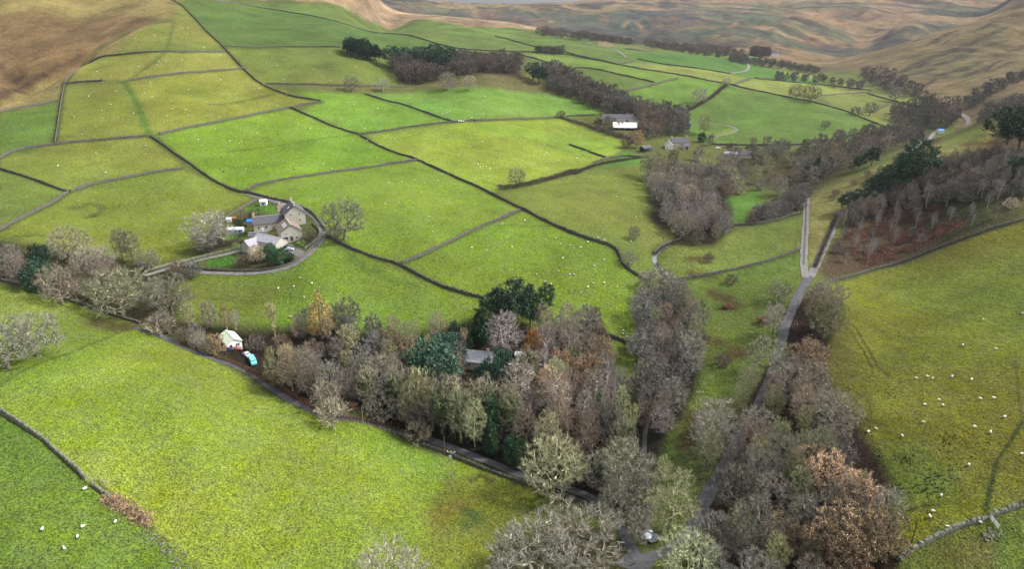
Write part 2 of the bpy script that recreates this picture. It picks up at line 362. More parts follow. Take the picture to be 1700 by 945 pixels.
# near left
F([(-60,462),(0,470),(100,497),(235,541),(330,582),(480,672),(560,702),(650,719),(750,757),(850,797),(985,845),(940,960),(340,960),(212,838),(141,795),(71,731),(0,684),(-60,650)], (148,166,54), 2)
F([(-60,470),(0,473),(100,500),(200,530),(215,540),(60,600),(-60,620)], (136,152,58), 3, 1)
F([(-60,610),(60,600),(215,542),(260,556),(160,600),(60,640),(-60,680)], (118,152,48), 8, 3, alpha=.6)
F([(560,705),(650,722),(750,760),(740,800),(690,790),(620,740)], (120,166,56), 8, 2, alpha=.5)
F([(742,800),(860,800),(985,846),(960,880),(940,960),(690,960),(700,880)], (134,138,52), 6, 3, alpha=.85, rough=.8)
F([(150,522),(235,545),(205,548),(130,545)], (100,84,50), 4, 1.5, alpha=.8, rough=.9)
F([(-60,655),(0,686),(71,733),(141,797),(184,831),(240,880),(345,960),(-60,960)], (110,138,48), 2)
F([(850,850),(930,800),(985,845),(950,860),(900,870)], (88,112,44), 5, 1, alpha=.6)  # tree shadow on the grass, painted as darker green
# stream land and right side
F([(1060,470),(1120,467),(1330,414),(1335,470),(1300,560),(1290,640),(1200,700),(1120,760),(1060,800),(1100,600)], (112,134,52), 3, 1, rough=.8)
F([(1080,410),(1200,385),(1330,360),(1332,412),(1190,455),(1120,466),(1085,440)], (132,146,62), 3, .6, rough=.7)
F([(1040,400),(1085,385),(1140,400),(1090,420)], (138,146,66), 3, 1, rough=.7)
F([(1195,330),(1265,313),(1262,372),(1190,376),(1170,350)], (100,142,46), 3, .5)
F([(1395,385),(1480,262),(1700,178),(1800,170),(1800,330),(1700,364),(1612,393),(1453,446),(1383,467),(1360,450)], (98,82,60), 3, 1, rough=1.0)
F([(1540,350),(1640,320),(1720,310),(1720,358),(1600,392),(1500,420)], (96,104,56), 6, 3, alpha=.8, rough=.9)
F([(1345,450),(1342,335),(1360,318),(1440,285),(1530,245),(1650,208),(1720,180),(1640,245),(1560,262),(1480,275),(1400,345),(1375,400)], (158,152,84), 3, .8, rough=.9)
F([(1540,232),(1640,212),(1630,235),(1560,250)], (140,150,66), 4, 1, alpha=.7)
F([(1384,470),(1453,448),(1612,395),(1720,362),(1800,380),(1800,840),(1640,862),(1541,903),(1480,935),(1470,800),(1350,640),(1345,560)], (136,142,40), 3, rough=.7)
F([(1480,470),(1700,400),(1760,520),(1700,560),(1500,520)], (120,146,50), 10, 4, alpha=.5)
F([(1345,480),(1400,500),(1420,620),(1440,700),(1380,720),(1340,600)], (116,110,52), 8, 2, alpha=.7, rough=.9)
F([(1440,740),(1560,720),(1600,830),(1500,850),(1440,800)], (104,132,46), 8, 3, alpha=.7)
F([(1480,945),(1541,903),(1640,864),(1800,830),(1800,960),(1480,960)], (112,132,46), 3, 1, rough=.7)
F([(1500,945),(1600,885),(1640,880),(1640,960)], (124,118,60), 6, 3, alpha=.7)
# woods: leaf litter floors, darkened in colour for the shaded gaps between trees
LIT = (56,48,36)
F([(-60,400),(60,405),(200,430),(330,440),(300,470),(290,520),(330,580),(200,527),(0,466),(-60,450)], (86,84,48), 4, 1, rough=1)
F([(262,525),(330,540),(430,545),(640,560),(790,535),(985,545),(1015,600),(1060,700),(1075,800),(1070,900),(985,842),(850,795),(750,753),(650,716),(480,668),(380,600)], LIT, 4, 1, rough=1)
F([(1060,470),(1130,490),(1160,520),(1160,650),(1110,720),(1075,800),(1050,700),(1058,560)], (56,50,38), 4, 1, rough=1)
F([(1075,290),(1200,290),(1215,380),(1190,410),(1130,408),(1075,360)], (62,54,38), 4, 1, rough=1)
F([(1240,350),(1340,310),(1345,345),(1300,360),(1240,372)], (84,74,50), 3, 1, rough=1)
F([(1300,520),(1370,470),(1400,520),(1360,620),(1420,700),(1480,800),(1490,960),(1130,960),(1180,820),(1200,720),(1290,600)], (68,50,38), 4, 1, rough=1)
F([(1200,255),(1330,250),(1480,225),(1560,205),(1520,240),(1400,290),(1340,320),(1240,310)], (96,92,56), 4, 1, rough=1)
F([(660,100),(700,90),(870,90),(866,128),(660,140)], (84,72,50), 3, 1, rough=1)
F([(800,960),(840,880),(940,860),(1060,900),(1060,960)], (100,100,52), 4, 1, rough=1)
# strips on the far right: fields between walls
F([(850,88),(973,97),(1044,111),(1150,129),(1206,139),(1130,131),(1086,137),(1026,123),(973,112),(942,113)], (126,154,62), 2)
F([(942,113),(973,112),(1026,123),(1086,137),(1023,155),(950,135)], (112,134,62), 2)
F([(1033,154),(1127,131),(1203,141),(1142,183),(1080,186)], (118,152,54), 2)
F([(1206,142),(1298,159),(1400,183),(1453,205),(1480,217),(1420,232),(1329,242),(1181,240),(1130,212),(1142,183)], (108,138,54), 2)
F([(1215,140),(1248,130),(1347,139),(1446,151),(1361,160),(1298,159)], (150,160,72), 2)
F([(1361,160),(1446,153),(1481,169),(1446,186),(1485,215),(1400,183)], (134,146,66), 2)
F([(1446,186),(1481,170),(1541,186),(1520,210),(1485,215)], (138,142,68), 2)
F([(1439,155),(1500,153),(1573,176),(1541,185),(1488,169)], (138,152,70), 2)
F([(1023,107),(1051,103),(1213,123),(1248,130),(1206,138),(1100,121)], (150,160,76), 2)
F([(1048,94),(1069,85),(1236,101),(1240,114),(1213,122),(1100,108)], (92,134,54), 2)
F([(1220,122),(1245,105),(1330,128),(1380,138),(1347,139),(1252,129)], (96,140,50), 2)
F([(1087,75),(1240,92),(1340,105),(1250,100),(1130,84)], (128,152,62), 2)
F([(900,76),(1023,106),(1044,111),(973,97),(938,86)], (118,142,62), 2)
F([(1300,112),(1450,150),(1380,140),(1290,118)], (150,160,76), 2)
# farm yard and gardens
F([(305,430),(345,400),(420,335),(440,333),(500,345),(540,380),(500,440),(420,455),(340,452)], (104,112,58), 2, rough=.8)
F([(405,345),(430,338),(470,345),(468,358),(440,352),(405,362)], (112,158,44), 1)
F([(365,394),(392,391),(415,388),(410,396),(370,398)], (110,158,46), 1)
F([(342,432),(395,418),(392,442),(345,444)], (86,140,40), 1)
F([(482,407),(500,398),(505,405),(495,415)], (110,158,46), 1)
F([(430,418),(470,405),(500,412),(510,425),(495,432),(470,415)], (150,142,132), 1, rough=.2)
F([(370,378),(400,375),(400,388),(370,390)], (120,124,110), 1)
F([(1178,232),(1190,222),(1215,212),(1228,214),(1218,222),(1180,228)], (140,154,64), 1)
# soft tracks and damp lines across the fields
stroke([(205,136),(222,160),(232,180),(240,205),(250,226)], 3.2, (86,126,40), .8, .3)
stroke([(290,36),(278,78),(260,100),(225,125),(205,136)], 2.4, (98,120,46), .7, .3)
stroke([(355,253),(420,247),(500,235),(570,226),(595,222)], 1.5, (92,134,34), .6, .3)
stroke([(350,174),(390,171),(430,162),(455,156)], 2.5, (106,112,48), .7, .6)
stroke([(115,345),(150,338),(172,345),(150,360)], 2.2, (92,88,50), .6, .8)
stroke([(142,362),(160,358)], 1.5, (80,72,48), .7, .8)
stroke([(20,395),(60,390),(90,393)], 2, (92,106,46), .6, .6)
stroke([(215,545),(180,560),(120,585),(60,605),(0,640)], 0.7, (96,104,48), .7, .5)
stroke([(215,541),(190,548)], 3, (80,64,44), .7, .8)
stroke([(1375,499),(1418,541),(1442,580),(1456,608),(1475,625)], .42, (84,70,44), .85, .6)
stroke([(1378,510),(1410,548),(1432,580),(1448,612)], .35, (84,72,44), .8, .6)
stroke([(1440,660),(1446,690),(1470,720)], .3, (100,100,44), .5, .6)
stroke([(1700,695),(1679,731),(1654,767),(1645,809),(1636,850)], .55, (66,84,36), .85, .5)
stroke([(1697,700),(1690,640),(1685,600)], .4, (84,96,40), .5, .6)
stroke([(1470,858),(1500,850),(1530,841),(1556,839)], .7, (62,54,36), .8, .6)
stroke([(340,495),(400,500),(440,503)], 2, (104,112,50), .5, .6)
stroke([(570,414),(600,440),(640,462),(680,472)], 3.0, (78,118,36), .45, 1.0)
stroke([(830,373),(880,376),(920,375)], .8, (80,118,36), .6, .6)
stroke([(800,300),(830,308),(860,330)], 2.0, (86,130,36), .4, .8)
stroke([(905,240),(950,253),(1000,245),(1035,240)], 1.5, (112,146,46), .7, .4)
stroke([(665,343),(690,341)], 1.2, (88,118,40), .5, .5)
for p in [((1180,485),(1225,505)),((1195,512),(1222,510)),((1150,455),(1185,460)),((1145,430),(1180,428)),((1160,560),(1240,585)),((1180,600),(1220,590)),((1150,690),(1140,740))]:
    stroke(list(p), 3.0, (92,66,44), .75, .9)
stroke([(780,800),(800,790),(815,800)], 1.2, (84,64,44), .8, .9)
stroke([(770,845),(790,860),(775,870)], 2.0, (74,104,44), .8, .9)
stroke([(715,860),(760,840)], 3.0, (150,128,72), .4, .9)
stroke([(1445,208),(1480,228)], 3, (108,78,50), .6, .8)
stroke([(1600,240),(1640,238)], 3, (104,76,50), .8, .8)
stroke([(1380,250+90),(1400,330)], 3, (150,150,80), .4, .8)
for q in range(55):          # gullies and dark bracken streaks on the right hill
    u0 = random.uniform(1420, 1690); v0 = random.uniform(30, 150)
    if v0 < 95-(u0-1370)*0.27+12: continue
    pts = cast([(u0, v0), (u0+random.uniform(25, 55), v0-random.uniform(8, 20))])
    if pts[:,1].max() > 1600: continue
    stroke(None, random.uniform(3, 8), random.choice([(62,56,44),(80,70,52),(78,84,52)]), .8, .9, pts=pts)
for q in range(30):          # broken peat and heather on the far side of the dale
    u0 = random.uniform(900, 1420); v0 = random.uniform(18, 80)
    pts = cast([(u0, v0), (u0+random.uniform(-30, 30), v0+random.uniform(-8, 12))])
    stroke(None, random.uniform(12, 26), random.choice([(92,78,70),(104,84,66),(150,104,66),(86,92,70),(170,130,88)]), .5, .9, pts=pts)

for uv, lb in WL:          # rank grass and rushes grow along the foot of the walls
    if lb:
        pw = cast(uv); stroke(None, 1.3+pw[:,1].mean()/600, (74,84,44), .75, .5, pts=pw)

nm = ss(1180,1260,YG)*(1-ss(1850,2050,YG))*ss(.22,.10,XG/(YG+SH)); C += (lin((172,146,114))*(1+.35*fbm(XG/40,YG/90,201,4))[...,None]-C)*nm[...,None]*.9*(C[...,1] < C[...,0]*1.08)[...,None]
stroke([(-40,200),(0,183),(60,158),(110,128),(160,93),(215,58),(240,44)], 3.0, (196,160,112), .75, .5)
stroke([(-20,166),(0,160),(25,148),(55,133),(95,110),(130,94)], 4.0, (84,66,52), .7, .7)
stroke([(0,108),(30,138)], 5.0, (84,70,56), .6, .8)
for q in range(60):          # heather, peat hags and bracken on the far side of the dale
    u0 = random.uniform(720, 1500); v0 = random.uniform(14, 84)
    pts = cast([(u0, v0), (u0+random.uniform(-14, 14), v0+random.uniform(3, 12))])
    if pts[:,1].min() < 1700: continue
    stroke(None, random.uniform(6, 16), random.choice([(60,52,50),(70,60,52),(120,74,46),(176,138,94),(66,70,54)]), .75, 1.0, pts=pts)

for q in range(26):          # faint sheep trods
    u0 = random.uniform(60, 1650); v0 = random.uniform(170, 700)
    if 900 < u0 < 1380 or (u0 < 1100 and 440 < v0): continue
    a_ = random.uniform(-.5, .5); L_ = random.uniform(40, 120)
    pts = cast([(u0+L_*k, v0+L_*a_*k*.6+4*math.sin(k*5+q)) for k in (0,.25,.5,.75,1)])
    stroke(None, random.uniform(.35, .7), (100,112,52), .35, .8, pts=pts)
stroke([(640,12),(700,24),(800,33),(868,42),(935,55)], 22, (214,184,140), .7, .8)
fieldm = (C[...,1] > C[...,0]*1.02)[...,None]
C *= 1+fieldm*np.stack([.13*fbm(XG/55, YG/40, 211, 4), .10*fbm(XG/70+9, YG/50, 213, 4), .20*fbm(XG/40, YG/60+7, 217, 3)], -1)

# ------------------------------------------------------------------ materials
def nodes(name):
    m = bpy.data.materials.new(name); m.use_nodes = True; n = m.node_tree
    return m, n, n.nodes['Principled BSDF']
ALB = 0.42
def ground_mat():
    m, n, b = nodes('grass_ground')
    L = n.links.new
    at = n.nodes.new('ShaderNodeAttribute'); at.attribute_name = 'soil'
    ar = n.nodes.new('ShaderNodeAttribute'); ar.attribute_name = 'rough'
    geo = n.nodes.new('ShaderNodeNewGeometry')
    def noise(scale, detail, rough=.6, sx=(1,1,1)):
        mp = n.nodes.new('ShaderNodeMapping'); mp.inputs['Scale'].default_value = sx
        L(geo.outputs['Position'], mp.inputs['Vector'])
        t = n.nodes.new('ShaderNodeTexNoise'); t.inputs['Scale'].default_value = scale
        t.inputs['Detail'].default_value = detail; t.inputs['Roughness'].default_value = rough
        L(mp.outputs[0], t.inputs['Vector']); return t
    def ramp(t, a, b_, lo, hi):
        r = n.nodes.new('ShaderNodeMapRange'); r.inputs['From Min'].default_value = a; r.inputs['From Max'].default_value = b_
        r.inputs['To Min'].default_value = lo; r.inputs['To Max'].default_value = hi; L(t.outputs['Fac'], r.inputs['Value']); return r
    n1 = noise(2.2, 2, .7); n2 = noise(.6, 4, .75); n3 = noise(.035, 3, .6); n4 = noise(.022, 9, .74, (1,.7,1))
    r1 = ramp(n1, .36, .64, .45, 1.55); r2 = ramp(n2, .3, .7, .70, 1.30); r3 = ramp(n3, .3, .7, .86, 1.14); r4 = ramp(n4, .34, .66, .5, 1.5)
    def mul(a, c):
        q = n.nodes.new('ShaderNodeMath'); q.operation = 'MULTIPLY'; L(a, q.inputs[0]); L(c, q.inputs[1]); return q.outputs[0]
    f = mul(mul(r1.outputs[0], r2.outputs[0]), r3.outputs[0])
    mixr = n.nodes.new('ShaderNodeMix'); mixr.data_type = 'FLOAT'
    L(ar.outputs['Fac'], mixr.inputs[0]); mixr.inputs[2].default_value = 1.0; L(r4.outputs[0], mixr.inputs[3])
    f = mul(f, mixr.outputs[0])
    vm = n.nodes.new('ShaderNodeVectorMath'); vm.operation = 'SCALE'; L(at.outputs['Color'], vm.inputs[0]); L(f, vm.inputs['Scale'])
    # straw-yellow and deep-green tufts
    hue = n.nodes.new('ShaderNodeHueSaturation'); L(vm.outputs[0], hue.inputs['Color'])
    rh = ramp(noise(.8, 3, .7), .3, .7, .487, .513); L(rh.outputs[0], hue.inputs['Hue'])
    rs = ramp(noise(.15, 3, .7), .3, .7,   .86, 1.04); L(rs.outputs[0], hue.inputs['Saturation'])
    L(hue.outputs[0], b.inputs['Base Color'])
    b.inputs['Roughness'].default_value = 1.0; b.inputs['Specular IOR Level'].default_value = 0.1
    bp = n.nodes.new('ShaderNodeBump'); bp.inputs['Strength'].default_value = 0.7; bp.inputs['Distance'].default_value = 0.35
    L(n1.outputs['Fac'], bp.inputs['Height'])
    bp2 = n.nodes.new('ShaderNodeBump'); bp2.inputs['Strength'].default_value = 0.6; bp2.inputs['Distance'].default_value = 2.0
    L(n2.outputs['Fac'], bp2.inputs['Height']); L(bp.outputs[0], bp2.inputs['Normal']); bp3 = n.nodes.new('ShaderNodeBump'); bp3.inputs['Distance'].default_value = 9.0; L(n4.outputs['Fac'], bp3.inputs['Height']); L(bp2.outputs[0], bp3.inputs['Normal'])
    sc3 = n.nodes.new('ShaderNodeMath'); sc3.operation = 'MULTIPLY'; L(ar.outputs['Fac'], sc3.inputs[0]); sc3.inputs[1].default_value = .8; L(sc3.outputs[0], bp3.inputs['Strength']); L(bp3.outputs[0], b.inputs['Normal'])
    return m
def simple(name, rgb, rough=.9, var=.25, scale=1.0, bump=0.0, spec=.2, metal=0.0, obj_color=False, island=0.0, attr=None):
    m, n, b = nodes(name); L = n.links.new
    geo = n.nodes.new('ShaderNodeTexCoord')
    t = n.nodes.new('ShaderNodeTexNoise'); t.inputs['Scale'].default_value = scale; t.inputs['Detail'].default_value = 4; t.inputs['Roughness'].default_value = .7
    L(geo.outputs['Object'], t.inputs['Vector'])
    r = n.nodes.new('ShaderNodeMapRange'); r.inputs['From Min'].default_value = .25; r.inputs['From Max'].default_value = .75
    r.inputs['To Min'].default_value = 1-var; r.inputs['To Max'].default_value = 1+var; L(t.outputs['Fac'], r.inputs['Value'])
    vm = n.nodes.new('ShaderNodeVectorMath'); vm.operation = 'SCALE'; L(r.outputs[0], vm.inputs['Scale'])
    if obj_color:
        oi = n.nodes.new('ShaderNodeObjectInfo'); L(oi.outputs['Color'], vm.inputs[0])
    elif rgb is not None: vm.inputs[0].default_value = rgb
    if attr:
        oa = n.nodes.new('ShaderNodeAttribute'); oa.attribute_name = attr; L(oa.outputs['Color'], vm.inputs[0])
    if island:          # every twig or leaf tuft has its own tone
        gi = n.nodes.new('ShaderNodeNewGeometry'); ri = n.nodes.new('ShaderNodeMapRange'); ri.inputs['To Min'].default_value = 1-island; ri.inputs['To Max'].default_value = 1+island*2.4
        pw_ = n.nodes.new('ShaderNodeMath'); pw_.operation = 'POWER'; pw_.inputs[1].default_value = 2.2; L(gi.outputs['Random Per Island'], pw_.inputs[0]); L(pw_.outputs[0], ri.inputs['Value'])
        v2 = n.nodes.new('ShaderNodeVectorMath'); v2.operation = 'SCALE'; L(vm.outputs[0], v2.inputs[0]); L(ri.outputs[0], v2.inputs['Scale']); vm = v2
    L(vm.outputs[0], b.inputs['Base Color'])
    b.inputs['Roughness'].default_value = rough; b.inputs['Specular IOR Level'].default_value = spec; b.inputs['Metallic'].default_value = metal
    if bump:
        bp = n.nodes.new('ShaderNodeBump'); bp.inputs['Strength'].default_value = .8; bp.inputs['Distance'].default_value = bump
        L(t.outputs['Fac'], bp.inputs['Height']); L(bp.outputs[0], b.inputs['Normal'])
    return m
M = {}
M['ground'] = ground_mat()
M['stone'] = simple('weathered_stone', (.085,.08,.068), var=.75, scale=1.3, bump=.25)
M['stone2'] = simple('mossy_stone', (.13,.135,.10), var=.75, scale=1.6, bump=.25)
M['asphalt'] = simple('lane_tarmac', (.06,.06,.064), var=.5, scale=.6, bump=.03)
M['gravel'] = simple('pale_gravel', (.13,.125,.115), var=.45, scale=.8, bump=.03)
M['concrete'] = simple('worn_concrete', (.12,.115,.11), var=.55, scale=.5, bump=.03)
M['water'] = simple('stream_water', (.14,.15,.155), rough=.1, var=.5, scale=1.2, bump=.15, spec=.8)  # pale base colour stands in for the reflected sky
M['darkwater'] = simple('beck_water', (.035,.038,.038), rough=.35, var=.5, scale=1.2, bump=.15, spec=.3)
M['glare'] = simple('pool_glare', (.75,.82,.88), rough=.3, var=.3, scale=2.0, bump=.1, spec=.6)  # near-white colour paints the glare on the stream pool

# ground mesh
quad = (np.arange(NT-1)[:,None]*NS+np.arange(NS-1)[None,:]).ravel()
fq = np.stack([quad, quad+1, quad+NS+1, quad+NS], 1)
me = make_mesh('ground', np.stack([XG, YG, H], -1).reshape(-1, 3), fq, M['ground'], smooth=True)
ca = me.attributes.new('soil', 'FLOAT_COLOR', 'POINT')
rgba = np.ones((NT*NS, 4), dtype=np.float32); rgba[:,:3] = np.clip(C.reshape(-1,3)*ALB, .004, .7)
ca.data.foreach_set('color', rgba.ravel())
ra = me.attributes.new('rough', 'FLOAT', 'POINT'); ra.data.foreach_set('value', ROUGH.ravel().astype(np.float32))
tag(link('ground', me), kind='structure')
del rgba, fq

# ------------------------------------------------------------------ polylines, roads, walls
def smooth_line(pts, step):
    p = np.asarray(pts)[:, :2]
    if len(p) > 2:
        for _ in range(2):
            q = [p[0]]
            for a, b in zip(p[:-1], p[1:]): q += [a*.75+b*.25, a*.25+b*.75]
            q.append(p[-1]); p = np.array(q)
    d = np.concatenate([[0], np.cumsum(np.hypot(*np.diff(p, axis=0).T))])
    n = max(int(d[-1]/step), 2)
    t = np.linspace(0, d[-1], n+1)
    return np.stack([np.interp(t, d, p[:,0]), np.interp(t, d, p[:,1])], 1)
def normals2(p):
    t = np.gradient(p, axis=0); t /= np.maximum(np.hypot(t[:,0], t[:,1]), 1e-6)[:,None]
    return np.stack([-t[:,1], t[:,0]], 1)
def ribbon(name, uv, width, mat, off=.08, nacross=4, step=1.0, kind='structure', world_pts=None, flat=False, wvar=.12):
    p = smooth_line(cast(uv) if world_pts is None else world_pts, step); n = normals2(p); k = nacross+1
    w = width*(1+wvar*vnoise(np.arange(len(p))*step/6.0, np.zeros(len(p)), 7))
    a = np.linspace(-.5, .5, k)
    X = p[:,0][:,None]+n[:,0][:,None]*a*w[:,None]; Y = p[:,1][:,None]+n[:,1][:,None]*a*w[:,None]
    Z = zat(X, Y)+off
    if flat: Z = np.repeat(Z.mean(1)[:,None], k, 1)
    V = np.stack([X, Y, Z], -1).reshape(-1, 3)
    q = (np.arange(len(p)-1)[:,None]*k+np.arange(k-1)[None]).ravel()
    o = link(name, make_mesh(name, V, np.stack([q, q+1, q+k+1, q+k], 1), mat, smooth=True))
    tag(o, kind=kind); return o
def wall(uv, label, h=1.3, w=.75, mat='stone', group='dry stone walls between the fields', gaps=(), step=None, shadow=True):
    pw = cast(uv)
    dist = pw[:,1].mean()
    step = step or max(.45, dist/500)
    p = smooth_line(pw, step); n = normals2(p); m = len(p)
    top = h*(1+.22*np.random.default_rng(len(uv)).standard_normal(m).clip(-1.5,1.5)*.6 + .12*vnoise(np.arange(m)*step/9, np.zeros(m), 3))
    wob = .15*vnoise(np.arange(m)*step/5, np.zeros(m), 9)
    prof = [(-.5,-.35),(-.46,.55),(-.34,.93),(0.0,1.06),(.34,.93),(.46,.55),(.5,-.35)]
    k = len(prof); V = np.zeros((m, k, 3)); zc = zat(p[:,0], p[:,1])
    jit = np.random.default_rng(m).standard_normal((m, k))*.05
    for j, (a, b) in enumerate(prof):
        ww = (a*w+wob+jit[:,j])
        V[:,j,0] = p[:,0]+n[:,0]*ww; V[:,j,1] = p[:,1]+n[:,1]*ww
        V[:,j,2] = zc+np.where(b < 0, b, b*top+jit[:,j])
    q = (np.arange(m-1)[:,None]*k+np.arange(k-1)[None]).ravel()
    fs = np.stack([q, q+k, q+k+1, q+1], 1)
    caps = np.array([list(range(k))[::-1], [(m-1)*k+j for j in range(k)]])
    o = link('stone_wall', make_mesh('stone_wall', V.reshape(-1,3), [fs, caps], M[mat]))
    tag(o, label, 'stone wall', group, 'thing'); return o
for uv, lb in WL:
    if lb: wall(uv, lb, h=1.3, w=.62)
wall([(-15,461),(0,467),(50,480),(100,495),(150,512),(200,528),(232,538)], 'dark wall with fence beside the row of bare trees at the left', h=1.2)
wall([(700,740),(730,750),(760,763),(800,780),(830,790),(850,797),(900,812),(950,830),(985,843)], 'mossy wall along the lane below the dense wood', h=1.1, w=.55, mat='stone')
wall([(-20,672),(0,684),(25,701),(71,731),(106,760),(141,797)], 'pale mossy wall at lower left, above the broken gap', h=1.25, w=.8, mat='stone2')
wall([(155,808),(170,819),(186,831)], 'short pale wall stub at lower left, between gap and brush heap', h=1.25, w=.8, mat='stone2')
wall([(1492,932),(1510,915),(1541,901),(1594,876),(1628,866)], 'wide mossy wall at lower right, left of the metal gate', h=1.3, w=1.1, mat='stone2')
wall([(1643,859),(1672,848),(1705,838),(1730,832)], 'wide mossy wall at lower right, right of the metal gate', h=1.3, w=1.1, mat='stone2')
wall([(403,318),(428,325),(455,331),(480,337),(505,346),(522,358),(533,372),(540,384)], 'wall curving round the far side of the farm lane', h=1.4, w=.8)
wall([(428,332),(412,340),(395,350),(378,358),(370,372)], 'garden wall curving round the back of the farm garden', h=1.2, w=.6)
wall([(541,392),(528,403),(510,421),(490,437),(460,447),(420,451),(380,451),(335,448),(300,444)], 'wall on the outer side of the farm lane bend', h=1.1, w=.7)
wall([(519,372),(530,382),(530,394),(519,404),(506,414)], 'pale garden wall right of the gabled farmhouse', h=1.0, w=.5, mat='stone2')
wall([(240,452),(270,443),(310,433),(345,424),(400,412)], 'low wall beside the track leading left from the farm', h=1.0, w=.6, mat='stone2')

LANE1 = [(225,545),(262,556),(300,575),(340,592),(380,604),(420,622),(440,636),(470,658),(500,674),(540,690),(590,698),(640,708),(690,722),(740,740),(790,760),(830,775),(870,792),(910,802),(960,816),(1000,838),(1022,862),(1038,890),(1052,920),(1075,950)]
LANE2 = [(1052,930),(1085,925),(1110,915),(1140,895),(1158,862),(1172,828),(1190,792),(1210,760),(1232,720),(1262,670),(1282,620),(1294,580),(1304,540),(1318,508),(1334,474),(1345,460)]
TRK = [(1337,462),(1334,440),(1335,410),(1337,380),(1338,350),(1341,328)]
RD2 = [(1345,460),(1355,440),(1366,415),(1378,390),(1386,368),(1396,350)]
ribbon('lane', LANE1, 2.7, M['asphalt'], off=.10)
ribbon('road', LANE2, 3.6, M['asphalt'], off=.14)
ribbon('road', RD2, 3.8, M['concrete'], off=.18)
ribbon('track', TRK, 3.4, M['gravel'], off=.22)
ribbon('track', [(1338,330),(1337,380),(1334,440)], 1.0, M['asphalt'], off=.26, nacross=2)
ribbon('track', [(1040,945),(1056,925),(1066,945)], 6.5, M['asphalt'], off=.06)
ribbon('farm_track', [(240,458),(300,440),(345,428),(400,416),(425,415)], 2.6, M['gravel'], off=.12)
ribbon('farm_track', [(330,452),(400,455),(460,450),(490,440),(512,424),(530,405),(538,388),(532,370),(512,352),(480,341),(440,330),(410,322)], 3.2, M['concrete'], off=.12)
ribbon('farm_track', [(505,425),(490,418),(474,408)], 4.5, M['gravel'], off=.16)
ribbon('track', [(1180,228),(1200,224),(1220,219),(1224,215),(1215,210),(1195,206),(1160,203)], 2.6, M['gravel'], off=.14)
ribbon('track', [(1215,122),(1232,119),(1244,114),(1242,106),(1236,103)], 4.0, M['gravel'], off=.3, step=3)
ribbon('track', [(1040,95),(1032,88),(1015,80),(995,74),(975,70)], 4.0, M['gravel'], off=.3, step=3)
ribbon('track', [(1588,186),(1598,190),(1606,196),(1609,203),(1604,208)], 4.5, M['gravel'], off=.3, step=2)
ribbon('track', [(1560,214),(1545,224),(1525,240),(1512,256)], 3.5, M['gravel'], off=.3, step=2)
ribbon('stream', STREAM, 1.3, M['darkwater'], off=.25, flat=True, nacross=3)
ribbon('pool_glare', [(1074,884),(1078,890),(1080,898)], 2.6, M['glare'], off=.4, flat=True, nacross=3, step=.5)  # painted glare laid over the stream pool
ribbon('stream', [(1066,888),(1080,893),(1092,900)], 4.0, M['water'], off=.33, flat=True, nacross=3, step=.5)

ribbon('stream', [(1110,408),(1092,418),(1083,432),(1096,448),(1110,462)], 2.4, M['water'], off=.30, flat=True, nacross=3)

# ------------------------------------------------------------------ trees
M['bark'] = simple('bark', None, var=.5, scale=3.0, obj_color=True)
M['twig'] = simple('twigs', None, var=.45, scale=.45, obj_color=True, island=.65)
M['fartwig'] = simple('far_twigs', None, var=.4, scale=.1, attr='tone', island=.5)
M['leaf'] = simple('foliage', None, var=.6, scale=.6, obj_color=True, island=.6)
M['birchbark'] = simple('birch_bark', (.50,.48,.44), var=.4, scale=1.5)

